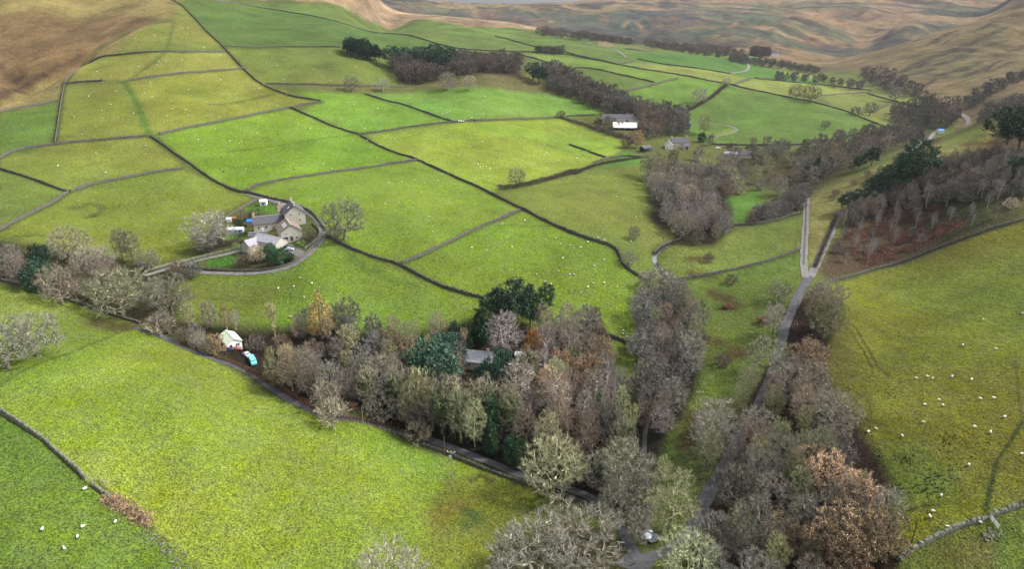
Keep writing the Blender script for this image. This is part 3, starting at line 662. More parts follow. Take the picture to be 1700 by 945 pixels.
def unit(v): return v/np.maximum(np.linalg.norm(v, axis=-1, keepdims=True), 1e-9)
def grow(rg, h, r, base, n, fork, shell=.5, top='dome', upb=.5):
    """a trunk and limbs reaching for n points of the crown; returns node positions, parents, radii"""
    pts = []
    while len(pts) < n:
        q = rg.random((n*4, 3))*2-1; hh = (q[:,2]+1)/2
        rad = np.hypot(q[:,0], q[:,1])
        if top == 'dome': lim = np.sqrt(np.clip(1-((hh-.42)/.60)**2, 0, 1))
        elif top == 'cone': lim = np.clip(1.02-hh, 0, 1)**.8*np.clip(hh*6, .3, 1)
        elif top == 'vase': lim = np.clip(.25+.9*hh, 0, 1)*np.sqrt(np.clip(1-((hh-.5)/.52)**4, 0, 1))
        else: lim = np.sin(np.clip(hh, 0, 1)**.8*math.pi)**.6
        lump = 1-.28*np.sin(np.arctan2(q[:,1], q[:,0])*3+hh*7+base*9)*rg.random()
        ok = (rad < lim*lump) & ((rad > lim*shell*rg.random(len(rad))))
        pts += [(a*r, b*r, (base+(1-base)*c)*h) for a, b, c in zip(q[ok,0], q[ok,1], hh[ok])]
    pts = np.array(pts[:n])
    m = max(int(fork*h/.8), 4); tz = np.linspace(0, fork*h, m)
    wob = .02*h
    tr = np.stack([wob*np.sin(tz/h*5+rg.random()*6), wob*np.cos(tz/h*4+rg.random()*6), tz], 1); tr -= tr[0]
    P_ = list(tr); par = [-1]+list(range(m-1))
    f = tr[-1]*np.array([1,1,.8])
    order = np.argsort(np.linalg.norm((pts-f)*np.array([1,1,.8]), axis=1))
    arr = np.zeros((m+2*n, 3)); arr[:m] = tr; c = m
    okfrom = max(int(m*base*.8/fork), 1) if fork > base else m-1
    okfrom = min(okfrom, m-1)
    for i in order:
        p = pts[i]; d = p-arr[okfrom:c]; L = np.linalg.norm(d, axis=1)
        cost = L*(1+upb*np.clip(.45-d[:,2]/np.maximum(L, .01), 0, 2))
        j = okfrom+int(np.argmin(cost)); L = L[j-okfrom]
        mid = (arr[j]+p)/2+rg.normal(0, .09*L, 3)+np.array([0, 0, -.04*L if top != 'cone' else 0])
        arr[c] = mid; par.append(j); arr[c+1] = p; par.append(c); c += 2
    arr = arr[:c]; par = np.array(par)
    cnt = np.zeros(c); has = np.zeros(c, bool); has[par[par >= 0]] = True; cnt[~has] = 1
    for i in range(c-1, 0, -1): cnt[par[i]] += cnt[i]
    return arr, par, cnt, ~has
def tubes(arr, par, rad, sel, sides):
    sel = np.array([i for i in sel if par[i] >= 0])
    if not len(sel): return np.zeros((0,3)), np.zeros((0,4), int)
    a = arr[par[sel]]; b = arr[sel]; d = unit(b-a)
    ref = np.where(np.abs(d[:,2:3]) > .9, np.array([[1.,0,0]]), np.array([[0,0,1.]]))
    x = unit(np.cross(d, ref)); y = np.cross(d, x)
    an = np.arange(sides)*2*math.pi/sides
    ring = x[:,None]*np.cos(an)[None,:,None]+y[:,None]*np.sin(an)[None,:,None]
    r0 = np.minimum(rad[par[sel]], rad[sel]*1.5)
    A = a[:,None]+ring*r0[:,None,None]; B = b[:,None]+ring*rad[sel][:,None,None]
    V = np.concatenate([A, B], 1).reshape(-1, 3)
    k = np.arange(sides); k2 = (k+1) % sides
    Fq = np.stack([k, k2, k2+sides, k+sides], 1)[None]+(np.arange(len(sel))*2*sides)[:,None,None]
    return V, Fq.reshape(-1, 4)
def twigs(rg, P0, D, L, w, side=2):
    """bent flat twigs with side twiglets: returns verts, tris"""
    n = len(P0); x = unit(np.cross(D, rg.normal(size=(n,3))))
    bend = rg.normal(0, .16, (n,3)); mid = P0+(D*.5+bend*.5)*L[:,None]; tip = P0+(D+bend*.3+np.array([0,0,.10]))*L[:,None]
    ww = w[:,None] if np.ndim(w) else w
    V = [P0+x*ww*.5, P0-x*ww*.5, mid+x*ww*.35, mid-x*ww*.35, tip]
    tri = [[0,1,2],[1,3,2],[2,3,4]]
    k = 5
    for s in range(side):
        d2 = unit(D+rg.normal(0, .55, (n,3))); x2 = unit(np.cross(d2, rg.normal(size=(n,3))))
        st_ = P0+(mid-P0)*rg.uniform(.4, 1, (n,1)) if s % 2 else mid
        V += [st_+x2*ww*.3, st_-x2*ww*.3, st_+d2*(L*rg.uniform(.35,.6,n))[:,None]]; tri.append([k,k+1,k+2]); k += 3
    V = np.stack(V, 1).reshape(-1, 3)
    T = np.array(tri)[None]+(np.arange(n)*k)[:,None,None]
    return V, T.reshape(-1, 3)
def leaves(rg, P0, size, up=.3, asp=.6):
    n = len(P0); nrm = unit(rg.normal(size=(n,3))+np.array([0,0,up])); x = unit(np.cross(nrm, rg.normal(size=(n,3)))); y = np.cross(nrm, x)
    s = (size*rg.uniform(.6,1.4,n))[:,None]
    V = np.stack([P0-x*s, P0+y*s*asp, P0+x*s, P0-y*s*asp], 1).reshape(-1, 3)
    return V, np.arange(n*4).reshape(-1, 4)
class Proto: pass
def cat_parts(parts):
    V = []; Fs = []; o = 0
    for v, f in parts:
        if len(v) == 0: continue
        V.append(v); Fs.append(f+o); o += len(v)
    return np.vstack(V), Fs
def proto(name, seed, h, r, base, n, fork, top='dome', per=8, tl=1.1, tw=.05, trunkr=.28, shell=.5, upb=.5, twup=.3, kind='twig', leafn=0, leafs=.2,
          bark='bark', spread=.7, ivy=0, limb=.10):
    rg = np.random.default_rng(seed)
    arr, par, cnt, ends = grow(rg, h, r, base, n, fork, shell, top, upb)
    rad = trunkr*(cnt/cnt[0])**.52; rad = np.maximum(rad, .028)
    rad[0] = trunkr*1.25
    big = np.where(rad > limb*trunkr/.28*1.0)[0]; small = np.where(rad <= limb*trunkr/.28)[0]
    tV, tF = tubes(arr, par, rad, big, 6)
    crown = [tubes(arr, par, rad, small, 3)]
    ok = np.array([i for i in small if arr[i,2] > base*h*.7]) if len(small) else np.arange(len(arr))
    src = np.repeat(ok, np.where(ends[ok], per, max(per//2, 1)))
    u = rg.random((len(src),1)); P0 = arr[src]*u+arr[par[src]]*(1-u)
    d = unit(arr[src]-arr[par[src]]); cen = np.array([0,0,h*(base+(1-base)*.35)]); out = unit(P0-cen)
    D = unit(d*.5+out*.5+rg.normal(0, spread*.6, (len(src),3))+np.array([0,0,twup]))
    L = tl*rg.uniform(.6,1.35,len(src))
    p = Proto(); p.name = name; p.h = h; p.r = r
    if kind in ('twig', 'twigleaf'):
        crown.append(twigs(rg, P0, D, L, np.full(len(src), tw)))
    mats = ['twig']
    if kind == 'twigleaf':
        q = P0+D*L[:,None]*rg.random((len(src),1)); crown.append(leaves(rg, q, leafs)); 
        for _ in range(leafn): crown.append(leaves(rg, P0+D*L[:,None]*rg.random((len(src),1))+rg.normal(0,.15,P0.shape), leafs))
    if kind == 'needle':
        for _ in range(leafn):
            q = P0+rg.normal(0, .32, P0.shape)*tl+D*L[:,None]*.3
            # long narrow tufts pointing along the shoot
            x = unit(np.cross(D, rg.normal(size=D.shape))); s = leafs*rg.uniform(.6,1.5,(len(q),1))
            dd = unit(D+rg.normal(0,.6,D.shape))
            V = np.stack([q-x*s*.35, q+x*s*.35, q+dd*s*1.6], 1).reshape(-1,3)
            crown.append((V, np.arange(len(q)*3).reshape(-1,3)))
        mats = ['leaf']
    p.parts = {}
    cV, cF = cat_parts(crown)
    p.crown = make_mesh(name+'_crown', cV, cF, M[mats[0]])
    p.trunk = make_mesh(name+'_trunk', tV, tF, M[bark], smooth=True)
    fs = [f.copy() for f in cF]; nb = sum(len(f) for f in cF)
    p.whole = make_mesh(name+'_whole', np.vstack([cV, tV]), cF+[tF+len(cV)], [M[mats[0]], M[bark]], midx=[0]*nb+[1]*len(tF))
    p.ivy = None
    if ivy:
        sel = np.where((arr[:,2] < h*.8) & (rad > .05))[0]
        q = arr[rg.choice(sel, ivy)]; pr = par[sel]
        q = q+rg.normal(0, .35, q.shape); V, Fv = leaves(rg, q, .22); p.ivy = make_mesh(name+'_ivy', V, Fv, M['leaf'])
    return p
PR = {}
def add(kindname, *a, **k): PR.setdefault(kindname, []).append(proto(kindname, *a, **k))
for s in (1, 2, 3): add('spreading', s, 12, 6.3, .22, 380, .25, per=10, tl=1.0, tw=0.048, trunkr=.42, twup=.15, shell=.6)
for s in (4, 5, 6): add('upright', s, 16, 4.3, .22, 300, .5, top='dome', per=8, tl=1.15, tw=0.055, trunkr=.32, upb=.8)
for s in (7, 8, 9): add('alder', s, 10, 3.6, .12, 240, .6, top='dome', per=7, tl=1.0, tw=0.073, trunkr=.2, upb=.7, twup=.4)
for s in (10, 11, 12): add('birch', s, 14, 2.9, .22, 230, .9, top='oval', per=7, tl=1.1, tw=0.053, trunkr=.17, upb=.9, twup=.05, bark='birchbark', limb=.06)
for s in (13, 14, 15, 115): add('vase', s, 15, 2.9, .18, 200, .2, top='vase', per=5, tl=1.4, tw=0.102, trunkr=.3, upb=1.8, twup=.9, spread=.35)
for s in (16, 17): add('leafy', s, 11, 5.0, .18, 240, .3, per=9, tl=1.0, tw=0.073, trunkr=.3, kind='twigleaf', leafn=2, leafs=.13)
for s in (18, 19): add('pine', s, 13, 4.6, .35, 150, .7, top='dome', per=4, tl=1.0, trunkr=.3, kind='needle', leafn=6, leafs=.36, shell=.8)
for s in (20, 21): add('spruce', s, 14, 3.2, .04, 210, .97, top='cone', per=5, tl=.9, trunkr=.25, kind='needle', leafn=6, leafs=.33, upb=.1, twup=-.1)
add('larch', 22, 16, 4.6, .05, 320, .97, top='cone', per=7, tl=1.0, tw=0.073, trunkr=.25, kind='twigleaf', leafn=1, leafs=.13, upb=.1)
for s in (23, 24, 25): add('shrub', s, 3.6, 2.6, .03, 130, .12, top='dome', per=6, tl=.8, tw=0.058, trunkr=.08, twup=.3, shell=.2)
for s in (26, 27): add('holly', s, 7, 3.2, .05, 170, .6, top='dome', per=5, tl=.7, trunkr=.15, kind='needle', leafn=6, leafs=.24)
for s in (28, 29): add('hedgeleaf', s, 3.0, 2.2, .02, 110, .12, per=5, tl=.6, tw=0.058, trunkr=.06, kind='twigleaf', leafn=1, leafs=.13, shell=.2)
for s in (30, 31): add('ivied', s, 15, 3.8, .2, 220, .55, per=6, tl=1.2, tw=0.073, trunkr=.32, upb=.9, ivy=2600)


# light copies of the far woods
FARP = []
for s in (40, 41, 42): FARP.append(proto('far', s, 10, 4.2, .12, 75, .5, per=8, tl=1.7, tw=.16, trunkr=.25, upb=.7))
# name, category, description stem, crown colour, trunk colour
KIND = {
 'grey':    ('bare_tree', 'tree', 'bare grey-brown tree', (.24,.225,.18), (.13,.115,.09)),
 'brown':   ('bare_tree', 'tree', 'bare brown tree', (.24,.195,.15), (.11,.09,.07)),
 'purple':  ('bare_tree', 'tree', 'bare tree with purplish twigs', (.205,.19,.165), (.11,.095,.085)),
 'pale':    ('bare_tree', 'tree', 'pale bare tree', (.225,.22,.165), (.22,.20,.16)),
 'pink':    ('bare_tree', 'tree', 'pale pinkish bare tree', (.29,.235,.19), (.22,.18,.15)),
 'green':   ('bare_tree', 'tree', 'bare tree green with lichen', (.28,.29,.16), (.20,.20,.11)),
 'yellow':  ('bare_tree', 'tree', 'upright bare tree with yellowish branches', (.30,.28,.15), (.26,.23,.13)),
 'birch':   ('birch_tree', 'birch tree', 'bare birch with white trunk', (.215,.18,.155), (.5,.48,.44)),
 'whitebirch':('birch_tree', 'birch tree', 'pale grey bare birch with white trunk', (.22,.205,.185), (.5,.48,.44)),
 'rust':    ('leafy_tree', 'tree', 'tree still holding rusty brown leaves', (.24,.175,.105), (.13,.10,.08)),
 'tanleaf': ('leafy_tree', 'tree', 'tree with faded tan leaves', (.29,.215,.14), (.14,.11,.08)),
 'orange':  ('leafy_tree', 'tree', 'tree with bright orange leaves', (.50,.26,.05), (.14,.11,.08)),
 'pine':    ('pine_tree', 'pine tree', 'dark green pine', (.030,.062,.034), (.14,.09,.06)),
 'bluepine':('pine_tree', 'pine tree', 'blue-green pine', (.045,.095,.058), (.14,.10,.07)),
 'spruce':  ('conifer_tree', 'conifer', 'dark conical conifer', (.024,.055,.022), (.10,.07,.05)),
 'larch':   ('larch_tree', 'larch', 'golden-brown larch', (.42,.30,.11), (.16,.12,.08)),
 'holly':   ('evergreen_bush', 'bush', 'dark evergreen bush', (.030,.072,.030), (.1,.08,.06)),
 'shrub':   ('bare_shrub', 'shrub', 'low bare shrub', (.18,.145,.11), (.1,.085,.07)),
 'paleshrub':('bare_shrub', 'shrub', 'low pale shrub', (.32,.28,.20), (.14,.12,.09)),
 'bramble': ('bramble_bush', 'shrub', 'low reddish-brown bramble bush', (.20,.095,.06), (.1,.07,.06)),
 'greenbush':('leafy_bush', 'bush', 'green leafy bush', (.10,.14,.045), (.1,.085,.06)),
 'ivied':   ('ivied_tree', 'tree', 'bare tree clad in green ivy', (.24,.22,.15), (.12,.11,.08)),
}
SHAPE = {'grey':'spreading','brown':'upright','purple':'alder','pale':'spreading','pink':'spreading','green':'upright','yellow':'vase','birch':'birch',
 'whitebirch':'birch','rust':'leafy','tanleaf':'leafy','orange':'leafy','pine':'pine','bluepine':'pine','spruce':'spruce','larch':'larch','holly':'holly',
 'shrub':'shrub','paleshrub':'shrub','bramble':'hedgeleaf','greenbush':'hedgeleaf','ivied':'ivied'}
NTREE = [0]
def tree_at(x, y, kind, hpx=None, height=None, label=None, group=None, shape=None, wide=1.0, split=None, tint=1.0, pick=None):
    name, cat_, stem, cc, tc = KIND[kind]
    ps = PR[shape or SHAPE[kind]]; p = ps[(pick if pick is not None else random.randrange(len(ps))) % len(ps)]
    z = float(zat(x, y)); k = (height or p.h)/p.h
    d = math.hypot(y, CAMZ-z)
    j = lambda c: tuple(np.clip(np.array(c)*tint*random.uniform(.68,1.32)*np.array([random.uniform(.94,1.06),1,random.uniform(.92,1.08)]), 0, .8))+(1,)
    if split is None: split = d < 420
    root = empty(name, (x, y, z-.15), random.uniform(0, 6.28)) if split else link(name, p.whole, None, (x, y, z-.15), random.uniform(0, 6.28))
    root.scale = (k*wide, k*wide, k)
    cj = j(cc)
    if split:
        t = link('trunk', p.trunk, root); t.color = j(tc)
        c = link('crown', p.crown, root); c.color = cj
        if p.ivy: iv = link('ivy', p.ivy, root); iv.color = (.06,.10,.03,1)
    else: root.color = cj
    tag(root, label or stem, cat_, group); NTREE[0] += 1
    return root
# explicit trees: (u, v of the foot), kind, height in photo pixels, label
def tree_px(u, v, kind, hpx, label, group=None, **k):
    p = pt(u, v); d = (p-cam.location); depth = d.dot(Vector((0, math.cos(PITCH), -math.sin(PITCH))))
    # an upright of height h foreshortens by the cosine of the sight line's slope
    dep = math.atan2(CAMZ-p.z, p.y); height = hpx*depth/FOC/max(math.cos(dep), .3)
    return tree_at(p.x, p.y, kind, height=height, label=label, group=group, **k)
PLAN = []; SPF = 1.08
def wood(uvs, spacing, mix, where, group, hs=(.8,1.2), seed=1, limit=260):
    """fill the ground outline with trees, spacing in metres; mix = [(kind, weight, height, width, tint), ...]"""
    rg = np.random.default_rng(seed); pl = cast(uvs); spacing *= SPF
    s_, t_ = st(pl[:,0], pl[:,1]); poly = np.stack([s_, t_], 1)
    n = 9000; x = rg.uniform(pl[:,0].min(), pl[:,0].max(), n); y = rg.uniform(pl[:,1].min(), pl[:,1].max(), n)
    a, b = st(x[None], y[None]); ok = inside(poly, a, b)[0]
    av = np.array(AVOID)
    ok &= ~(((x[:,None]-av[None,:,0])**2+(y[:,None]-av[None,:,1])**2) < av[None,:,2]**2).any(1)
    got = np.zeros((0,2))
    for px_, py_ in zip(x[ok], y[ok]):
        if len(got) >= limit: break
        if len(got) and (((got-np.array([px_, py_]))**2).sum(1)).min() < (spacing*rg.uniform(.75,1.15))**2: continue
        got = np.vstack([got, [px_, py_]])
    w = np.array([m[1] for m in mix], float); w /= w.sum()
    for px_, py_ in got:
        m = mix[rg.choice(len(mix), p=w)]; fd = 1-.38*float(ss(430,700,py_)); h = m[2]*rg.uniform(*hs)*1.12
        PLAN.append((h/math.hypot(py_, 110), px_, py_, m[0], h, KIND[m[0]][2]+' '+where, KIND[m[0]][2]+'s '+group, rg.uniform(.9,1.2)*(m[3] if len(m) > 3 else 1)*.86, (m[4] if len(m) > 4 else 1)*fd))
    return len(got)
CAP = 285
def build_plan():
    have = {}
    for o in COL.objects:
        if o.parent is None and 'category' in o.keys():
            k = o.name.split('.')[0]; have[k] = have.get(k, 0)+1
    rest = []
    for (sc, x, y, kind, h, lb, gr, wd, ti) in sorted(PLAN, key=lambda q: -q[0]):
        nm = KIND[kind][0]
        if have.get(nm, 0) < CAP:
            have[nm] = have.get(nm, 0)+1; tree_at(x, y, kind, height=h, label=lb, group=gr, wide=wd, tint=ti)
        else: rest.append((x, y, kind, h, wd, ti))
    print('REST', len(rest), have)
    V = []; F3 = []; F4 = []; col3 = []; o_ = 0; rg = np.random.default_rng(9)
    for (x, y, kind, h, wd, ti) in rest:
        p = FARP[rg.integers(3)]; me = p.whole
        v = P_CACHE.setdefault(p.h*1000+id(p), (np.array([q.co[:] for q in me.vertices]), [np.array([f.vertices[:] for f in me.polygons if len(f.vertices) == 3]), np.array([f.vertices[:] for f in me.polygons if len(f.vertices) == 4])]))
        a = rg.random()*6.28; k = h/p.h; vv = v[0]*np.array([k*wd, k*wd, k]); vv = np.column_stack([vv[:,0]*math.cos(a)-vv[:,1]*math.sin(a), vv[:,0]*math.sin(a)+vv[:,1]*math.cos(a), vv[:,2]])
        V.append(vv+np.array([x, y, float(zat(x, y))-.15])); F3.append(v[1][0]+o_); F4.append(v[1][1]+o_); o_ += len(vv)
        col3.append(np.tile(np.array(list(np.array(KIND[kind][3])*ti*rg.uniform(.75,1.2))+[1]), (len(vv),1)))
    if rest:
        me = make_mesh('distant_woodland', np.vstack(V), [np.vstack(F3), np.vstack(F4)], M['fartwig'])
        at_ = me.attributes.new('tone', 'FLOAT_COLOR', 'POINT'); at_.data.foreach_set('color', np.vstack(col3).astype(np.float32).ravel())
        tag(link('distant_woodland', me), 'bare winter woodland reading as a dark purplish mass along the far valley', 'woodland', None, 'stuff')
P_CACHE = {}
AVOID = []
for (u, v, r) in [(384,572,9),(420,603,8),(400,585,5),(792,592,9),(866,590,4),(1140,238,0),(880,545,7),(1078,893,5)]:
    q = pt(u, v); AVOID.append((q.x, q.y, r))
for (u, v, r) in [(1128,256,20),(1110,256,12),(1145,252,10),(1040,222,16),(1025,220,14),(1236,268,13),(1218,264,12),(1072,256,9),(386,584,7),(797,614,6),(1284,97,16),(1192,250,10),(1560,224,10),(1230,345,20),(1245,330,14),(1215,362,12),(858,566,7),(866,605,5),(790,612,6)]:
    q = pt(u, v); AVOID.append((q.x, q.y, r))
# keep the lanes clear
for lane, r in ((LANE1, 3.2), (LANE2, 3.6), (TRK, 4), (RD2, 4)):
    for q in smooth_line(cast(lane), 2.5): AVOID.append((q[0], q[1], r))
# ---- lone and outstanding trees, each with its own label
T = tree_px
T(62,592,'grey',66,'round dark bare tree with thick trunk at the left edge, standing in the field', tint=.8, wide=1.15)
T(14,612,'pale',84,'broad pale lichened tree at the left edge, beside the dark round one', wide=1.0, tint=.8)
T(122,437,'pale',60,'tall pale bare tree standing above the row at the left', tint=.9)
T(104,505,'pink',64,'pinkish white bare tree behind the lane wall at the left', wide=.8)
T(205,432,'pale',52,'slender pale bare tree, left one of two beside the curving farm track', shape='upright', tint=.8)
T(222,436,'pale',54,'slender pale bare tree, right one of two beside the curving farm track', shape='upright', tint=.75)
T(152,452,'grey',44,'grey bare tree between the tall pale tree and the two slender ones')
T(175,448,'grey',40,'small grey tree left of the two slender pale trees')
T(248,448,'pale',34,'low pale tree at the right end of the row by the track', tint=.8)
T(70,460,'pine',52,'dark pine standing among bare trees at the left', shape='pine')
T(68,482,'bluepine',50,'bluish round evergreen among bare trees at the left', shape='holly')
T(40,478,'pink',58,'brownish pink bare tree left of the bluish evergreen', tint=.6, shape='upright')
T(10,462,'purple',56,'dark bare tree at the very left edge above the wall', wide=1.3, tint=.8)
T(-18,470,'brown',56,'dark bare tree cut by the left edge above the wall', wide=1.3, tint=.8)
T(24,440,'purple',34,'small dark bare tree at the left edge behind the others')
T(150,500,'brown',72,'dark bare tree with reddish trunk behind the lane wall', wide=1.3, tint=.75)
T(205,524,'green',76,'very large dark olive bare tree where the lane wall turns', shape='spreading', tint=.6, wide=1.2)
T(180,470,'pink',40,'brownish topped tree behind the large olive one', tint=.6)
T(286,522,'pale',62,'pale bare tree leaning over the small pond', tint=.75, wide=1.15)
T(262,500,'purple',40,'dark thorn behind the pale leaning tree')
T(268,553,'paleshrub',30,'pale shrub beside the end of the dark lane wall', tint=.9)
T(322,462,'purple',30,'dark bushy tree beside the track below the farm', wide=1.5, tint=.7)
T(300,458,'shrub',22,'dark low thorn left of the bushy tree beside the track', wide=1.3, tint=.7)
T(352,410,'grey',58,'large bare tree left of the farm garden', wide=1.2, tint=1.0)
T(340,418,'grey',34,'smaller bare tree at the foot of the farm garden', tint=.8)
T(572,398,'pale',66,'big lone bare tree right of the farm bend', wide=1.0, tint=.8)
T(556,392,'shrub',18,'small brown bush at the foot of the big lone tree')
T(430,436,'paleshrub',30,'pale straggly shrub below the farm buildings', shape='spreading')
T(466,437,'holly',25,'large dark evergreen below the farm buildings', wide=1.15)
T(450,431,'holly',27,'bright topped evergreen below the farm buildings', wide=.8, tint=1.5)
T(482,433,'holly',14,'small dark evergreen at the bend of the farm lane')
T(408,438,'shrub',18,'dark bare bush left of the farm evergreens', wide=1.4, tint=.7)
T(503,404,'shrub',10,'dark bush beside the farmhouse gable', wide=1.3, tint=.8)
T(516,396,'shrub',11,'brown bush behind the farm garden wall', wide=1.2)
T(501,408,'greenbush',9,'small yellow-green round bush in front of the farmhouse', tint=2.6)
T(392,412,'greenbush',9,'small bright green bush beside the garden hedge', tint=1.6)
T(396,378,'holly',14,'dark bush inside the farm garden behind the blue sheet')
T(408,366,'shrub',16,'bare garden bush near the white summerhouse', tint=.8)
T(424,362,'shrub',16,'rounded bare garden bush left of the low farm wing', tint=.8)
T(585,152,'grey',26,'round bare tree at the left under the small conifer clump', tint=.8)
T(636,152,'grey',22,'faint small bare tree right of the round one', tint=1.1)
T(745,150,'pale',30,'pale bare tree in front of the plantation')
T(780,150,'grey',24,'thin bare tree right of the pale plantation tree')
T(857,309,'green',30,'round olive bare tree at the end of the dark hedge', tint=.8, shape='spreading')
T(931,196,'shrub',12,'small dark thorn at the wall corner above the hedge')
T(1205,143,'grey',14,'small bare tree at the wall corner by the far track')
T(1161,172,'grey',26,'small bare tree above the rising hedge')
T(1320,165,'grey',25,'left one of two round trees standing close together', tint=.75)
T(1345,170,'green',29,'right one of two round trees standing close together', tint=.7, shape='spreading')
T(1420,192,'shrub',14,'small round thorn in the far right fields')
T(1443,192,'grey',22,'small bare tree beside the round thorn on the right', tint=.8)
T(1487,216,'pale',26,'pale bare tree in the pasture above the valley', tint=.8)
T(1485,168,'grey',24,'dark bare tree at the head of the valley trees', tint=.7)
T(1369,215,'grey',16,'small thin tree at the foot of the plain green field')
T(1168,224,'green',34,'round tree beside the looping pale track', tint=.6)
T(1165,236,'holly',16,'dark bush at the foot of the round tree by the pale track', tint=1.2)
T(1288,262,'grey',28,'bare tree right of the low stone barn', tint=.8)
T(1205,285,'grey',34,'bare tree just below the low stone barn', tint=.8)
T(1255,305,'green',32,'bare green tinged tree on the slope under the barn', tint=.8)
T(1083,295,'green',44,'broad bare tree below the black shed', tint=.75, shape='spreading')
T(1052,398,'purple',22,'small thorn beside the stream pasture', wide=1.2, tint=.9)
T(1043,442,'grey',26,'dark thorn growing on the long wall above the stream', tint=.8)
T(1056,245,'rust',28,'round russet tree left of the black shed', tint=1.1)
T(1040,245,'shrub',16,'dark bush left of the russet tree')
T(1282,556,'grey',56,'tall dead looking tree beside the road bend', shape='upright', tint=1.0)
T(1292,500,'grey',34,'twisted bare tree left of the road', tint=.8)
T(1272,620,'green',56,'mossy bare tree left of the road', shape='spreading', tint=.8)
# central wood, its outline and landmarks
T(535,560,'larch',80,'large golden larch at the upper edge of the wood', wide=1.1)
T(580,546,'green',52,'round dark bare tree right of the golden larch', tint=.65, shape='alder', wide=1.15)
T(350,545,'purple',46,'purple twigged bare tree above the white chalet', wide=.7)
T(378,552,'rust',48,'narrow russet tree just above the white chalet', shape='birch', wide=.8)
T(392,548,'grey',36,'thin grey birch beside the narrow russet tree', shape='birch')
T(362,590,'rust',34,'orange tinted tree just left of the white chalet', tint=1.1, wide=.8)
T(348,588,'grey',26,'bushy tree at the lane left of the white chalet')
T(330,578,'grey',26,'low bushy tree between lane and pond')
T(308,566,'shrub',22,'dark bush at the lane corner')
T(480,640,'green',56,'round mossy bare tree right of the turquoise van', shape='spreading', tint=.7)
T(528,655,'rust',56,'reddish brown larch in the left part of the wood', shape='larch', tint=.7, wide=.55)
T(584,600,'yellow',56,'broad yellowish coppice in the upper left of the wood', wide=1.4)
T(720,640,'bluepine',70,'large blue-green pine left of the grey roof', shape='holly', wide=1.2)
T(744,612,'bluepine',56,'blue-green pine touching the large one', shape='holly')
T(800,572,'spruce',78,'tall dark narrow conifer beside the grey roof', wide=.95, tint=1.0)
T(762,588,'spruce',50,'dark evergreen left of the tall narrow conifer', shape='holly', wide=.9)
T(852,545,'pine',76,'big dark pine at the top of the wood', wide=1.25)
T(828,548,'pine',64,'dark pine left of the big one at the top of the wood')
T(880,548,'spruce',60,'dark pine right of the big one', shape='pine', wide=1.0)
T(905,522,'pine',50,'twin topped dark pine standing right of the others', wide=.75)
T(838,600,'birch',84,'red-brown birch in front of the big dark pine', wide=1.3, tint=1.1)
T(886,605,'orange',56,'bright orange tree in the middle of the wood', wide=.55)
T(828,668,'bluepine',84,'tall blue-green pine right of the grey roof', shape='pine', wide=.7)
T(806,655,'bluepine',50,'shorter blue-green pine in front of the grey roof', shape='pine')
T(770,598,'tanleaf',50,'narrow tan tree left of the grey roof', shape='vase', wide=.7)
T(912,690,'tanleaf',80,'tan birch in the middle of the wood', shape='birch', wide=1.3, tint=1.1)
T(1003,712,'holly',50,'rounded dark green holly at the right side of the wood', wide=1.2)
T(668,690,'ivied',84,'ivy clad tree near the lane, left one')
T(735,720,'ivied',90,'ivy clad tree near the lane, middle one')
T(808,720,'holly',60,'glossy green holly near the lane')
T(862,690,'birch',90,'pinkish birch with tall white trunk in the wood', wide=1.2, tint=1.1)
T(922,715,'birch',92,'second pinkish birch, right of the first', wide=1.3, tint=1.15)
T(553,700,'paleshrub',32,'pale small leafed tree beside the lane', shape='shrub', wide=1.0, tint=1.2)
T(695,728,'paleshrub',26,'pale shrub above the lane wall')
T(918,822,'green',84,'mossy bare tree beside the lane wall', shape='spreading', tint=1.0, wide=.9)
T(1035,830,'pale',90,'large pale bare tree at the bottom of the wood', shape='upright', wide=1.3, tint=.75)
T(995,800,'holly',46,'dark evergreen behind the pale tree at the wood bottom')
T(1018,882,'pale',74,'pale straggly tree by the lane junction', shape='upright', tint=.85)
T(960,935,'pale',78,'broad pale bare tree at the bottom edge, right one', wide=1.25, tint=.9)
T(885,970,'pale',82,'broad pale bare tree at the bottom edge, middle one', wide=1.25, tint=1.0)
T(648,985,'pale',64,'pale tree top poking in at the bottom edge', wide=1.2, tint=1.2)
T(1110,880,'green',88,'tall mossy green tree between stream and road', shape='upright', tint=1.1, wide=1.3)
T(1100,800,'green',40,'small mossy tree above the tall mossy one', tint=1.0)
T(1140,965,'green',66,'grey-green tree at the bottom edge beside the road', shape='spreading', tint=1.0)
T(1058,905,'grey',56,'small bare tree beside the bright stream pool', tint=1.0, shape='upright')
T(1372,820,'tanleaf',60,'tall cream topped tree in the right hand wood', wide=1.1, tint=1.1)
T(1340,800,'tanleaf',54,'cream topped tree left of the tall one', wide=1.0, tint=1.3)
T(1420,850,'tanleaf',56,'tan leaved tree behind the rusty oak', wide=1.1, tint=1.2)
T(1405,925,'rust',68,'big rusty oak at lower right', wide=1.15, tint=1.15)
T(1455,920,'rust',62,'rusty oak right of the big one', wide=1.0, tint=1.1)
T(1360,940,'rust',60,'small rusty tree left of the big oak', tint=1.0)
T(1395,960,'rust',56,'rusty tree top at the bottom edge', tint=1.0)
T(1245,935,'pale',96,'tall pale straggly tree beside the road', shape='upright', tint=.95)
T(1385,775,'purple',48,'dense dark purplish bush at the edge of the right field', tint=.8, wide=1.5)
T(1365,760,'purple',44,'second dense dark purplish bush at the edge of the right field', tint=.8, wide=1.3)
T(1366,562,'green',70,'rounded tree right of the road bend', tint=.7, shape='spreading', wide=.8)
T(1352,548,'rust',54,'brownish rounded tree at the road bend', tint=.7, wide=.7)
T(1370,520,'grey',54,'grey rounded tree below the fork of the tracks', tint=.75)
T(1338,622,'tanleaf',56,'faded brown tree beside the road', tint=.9)
T(1334,655,'rust',50,'tree with orange tips beside the road', tint=1.0)
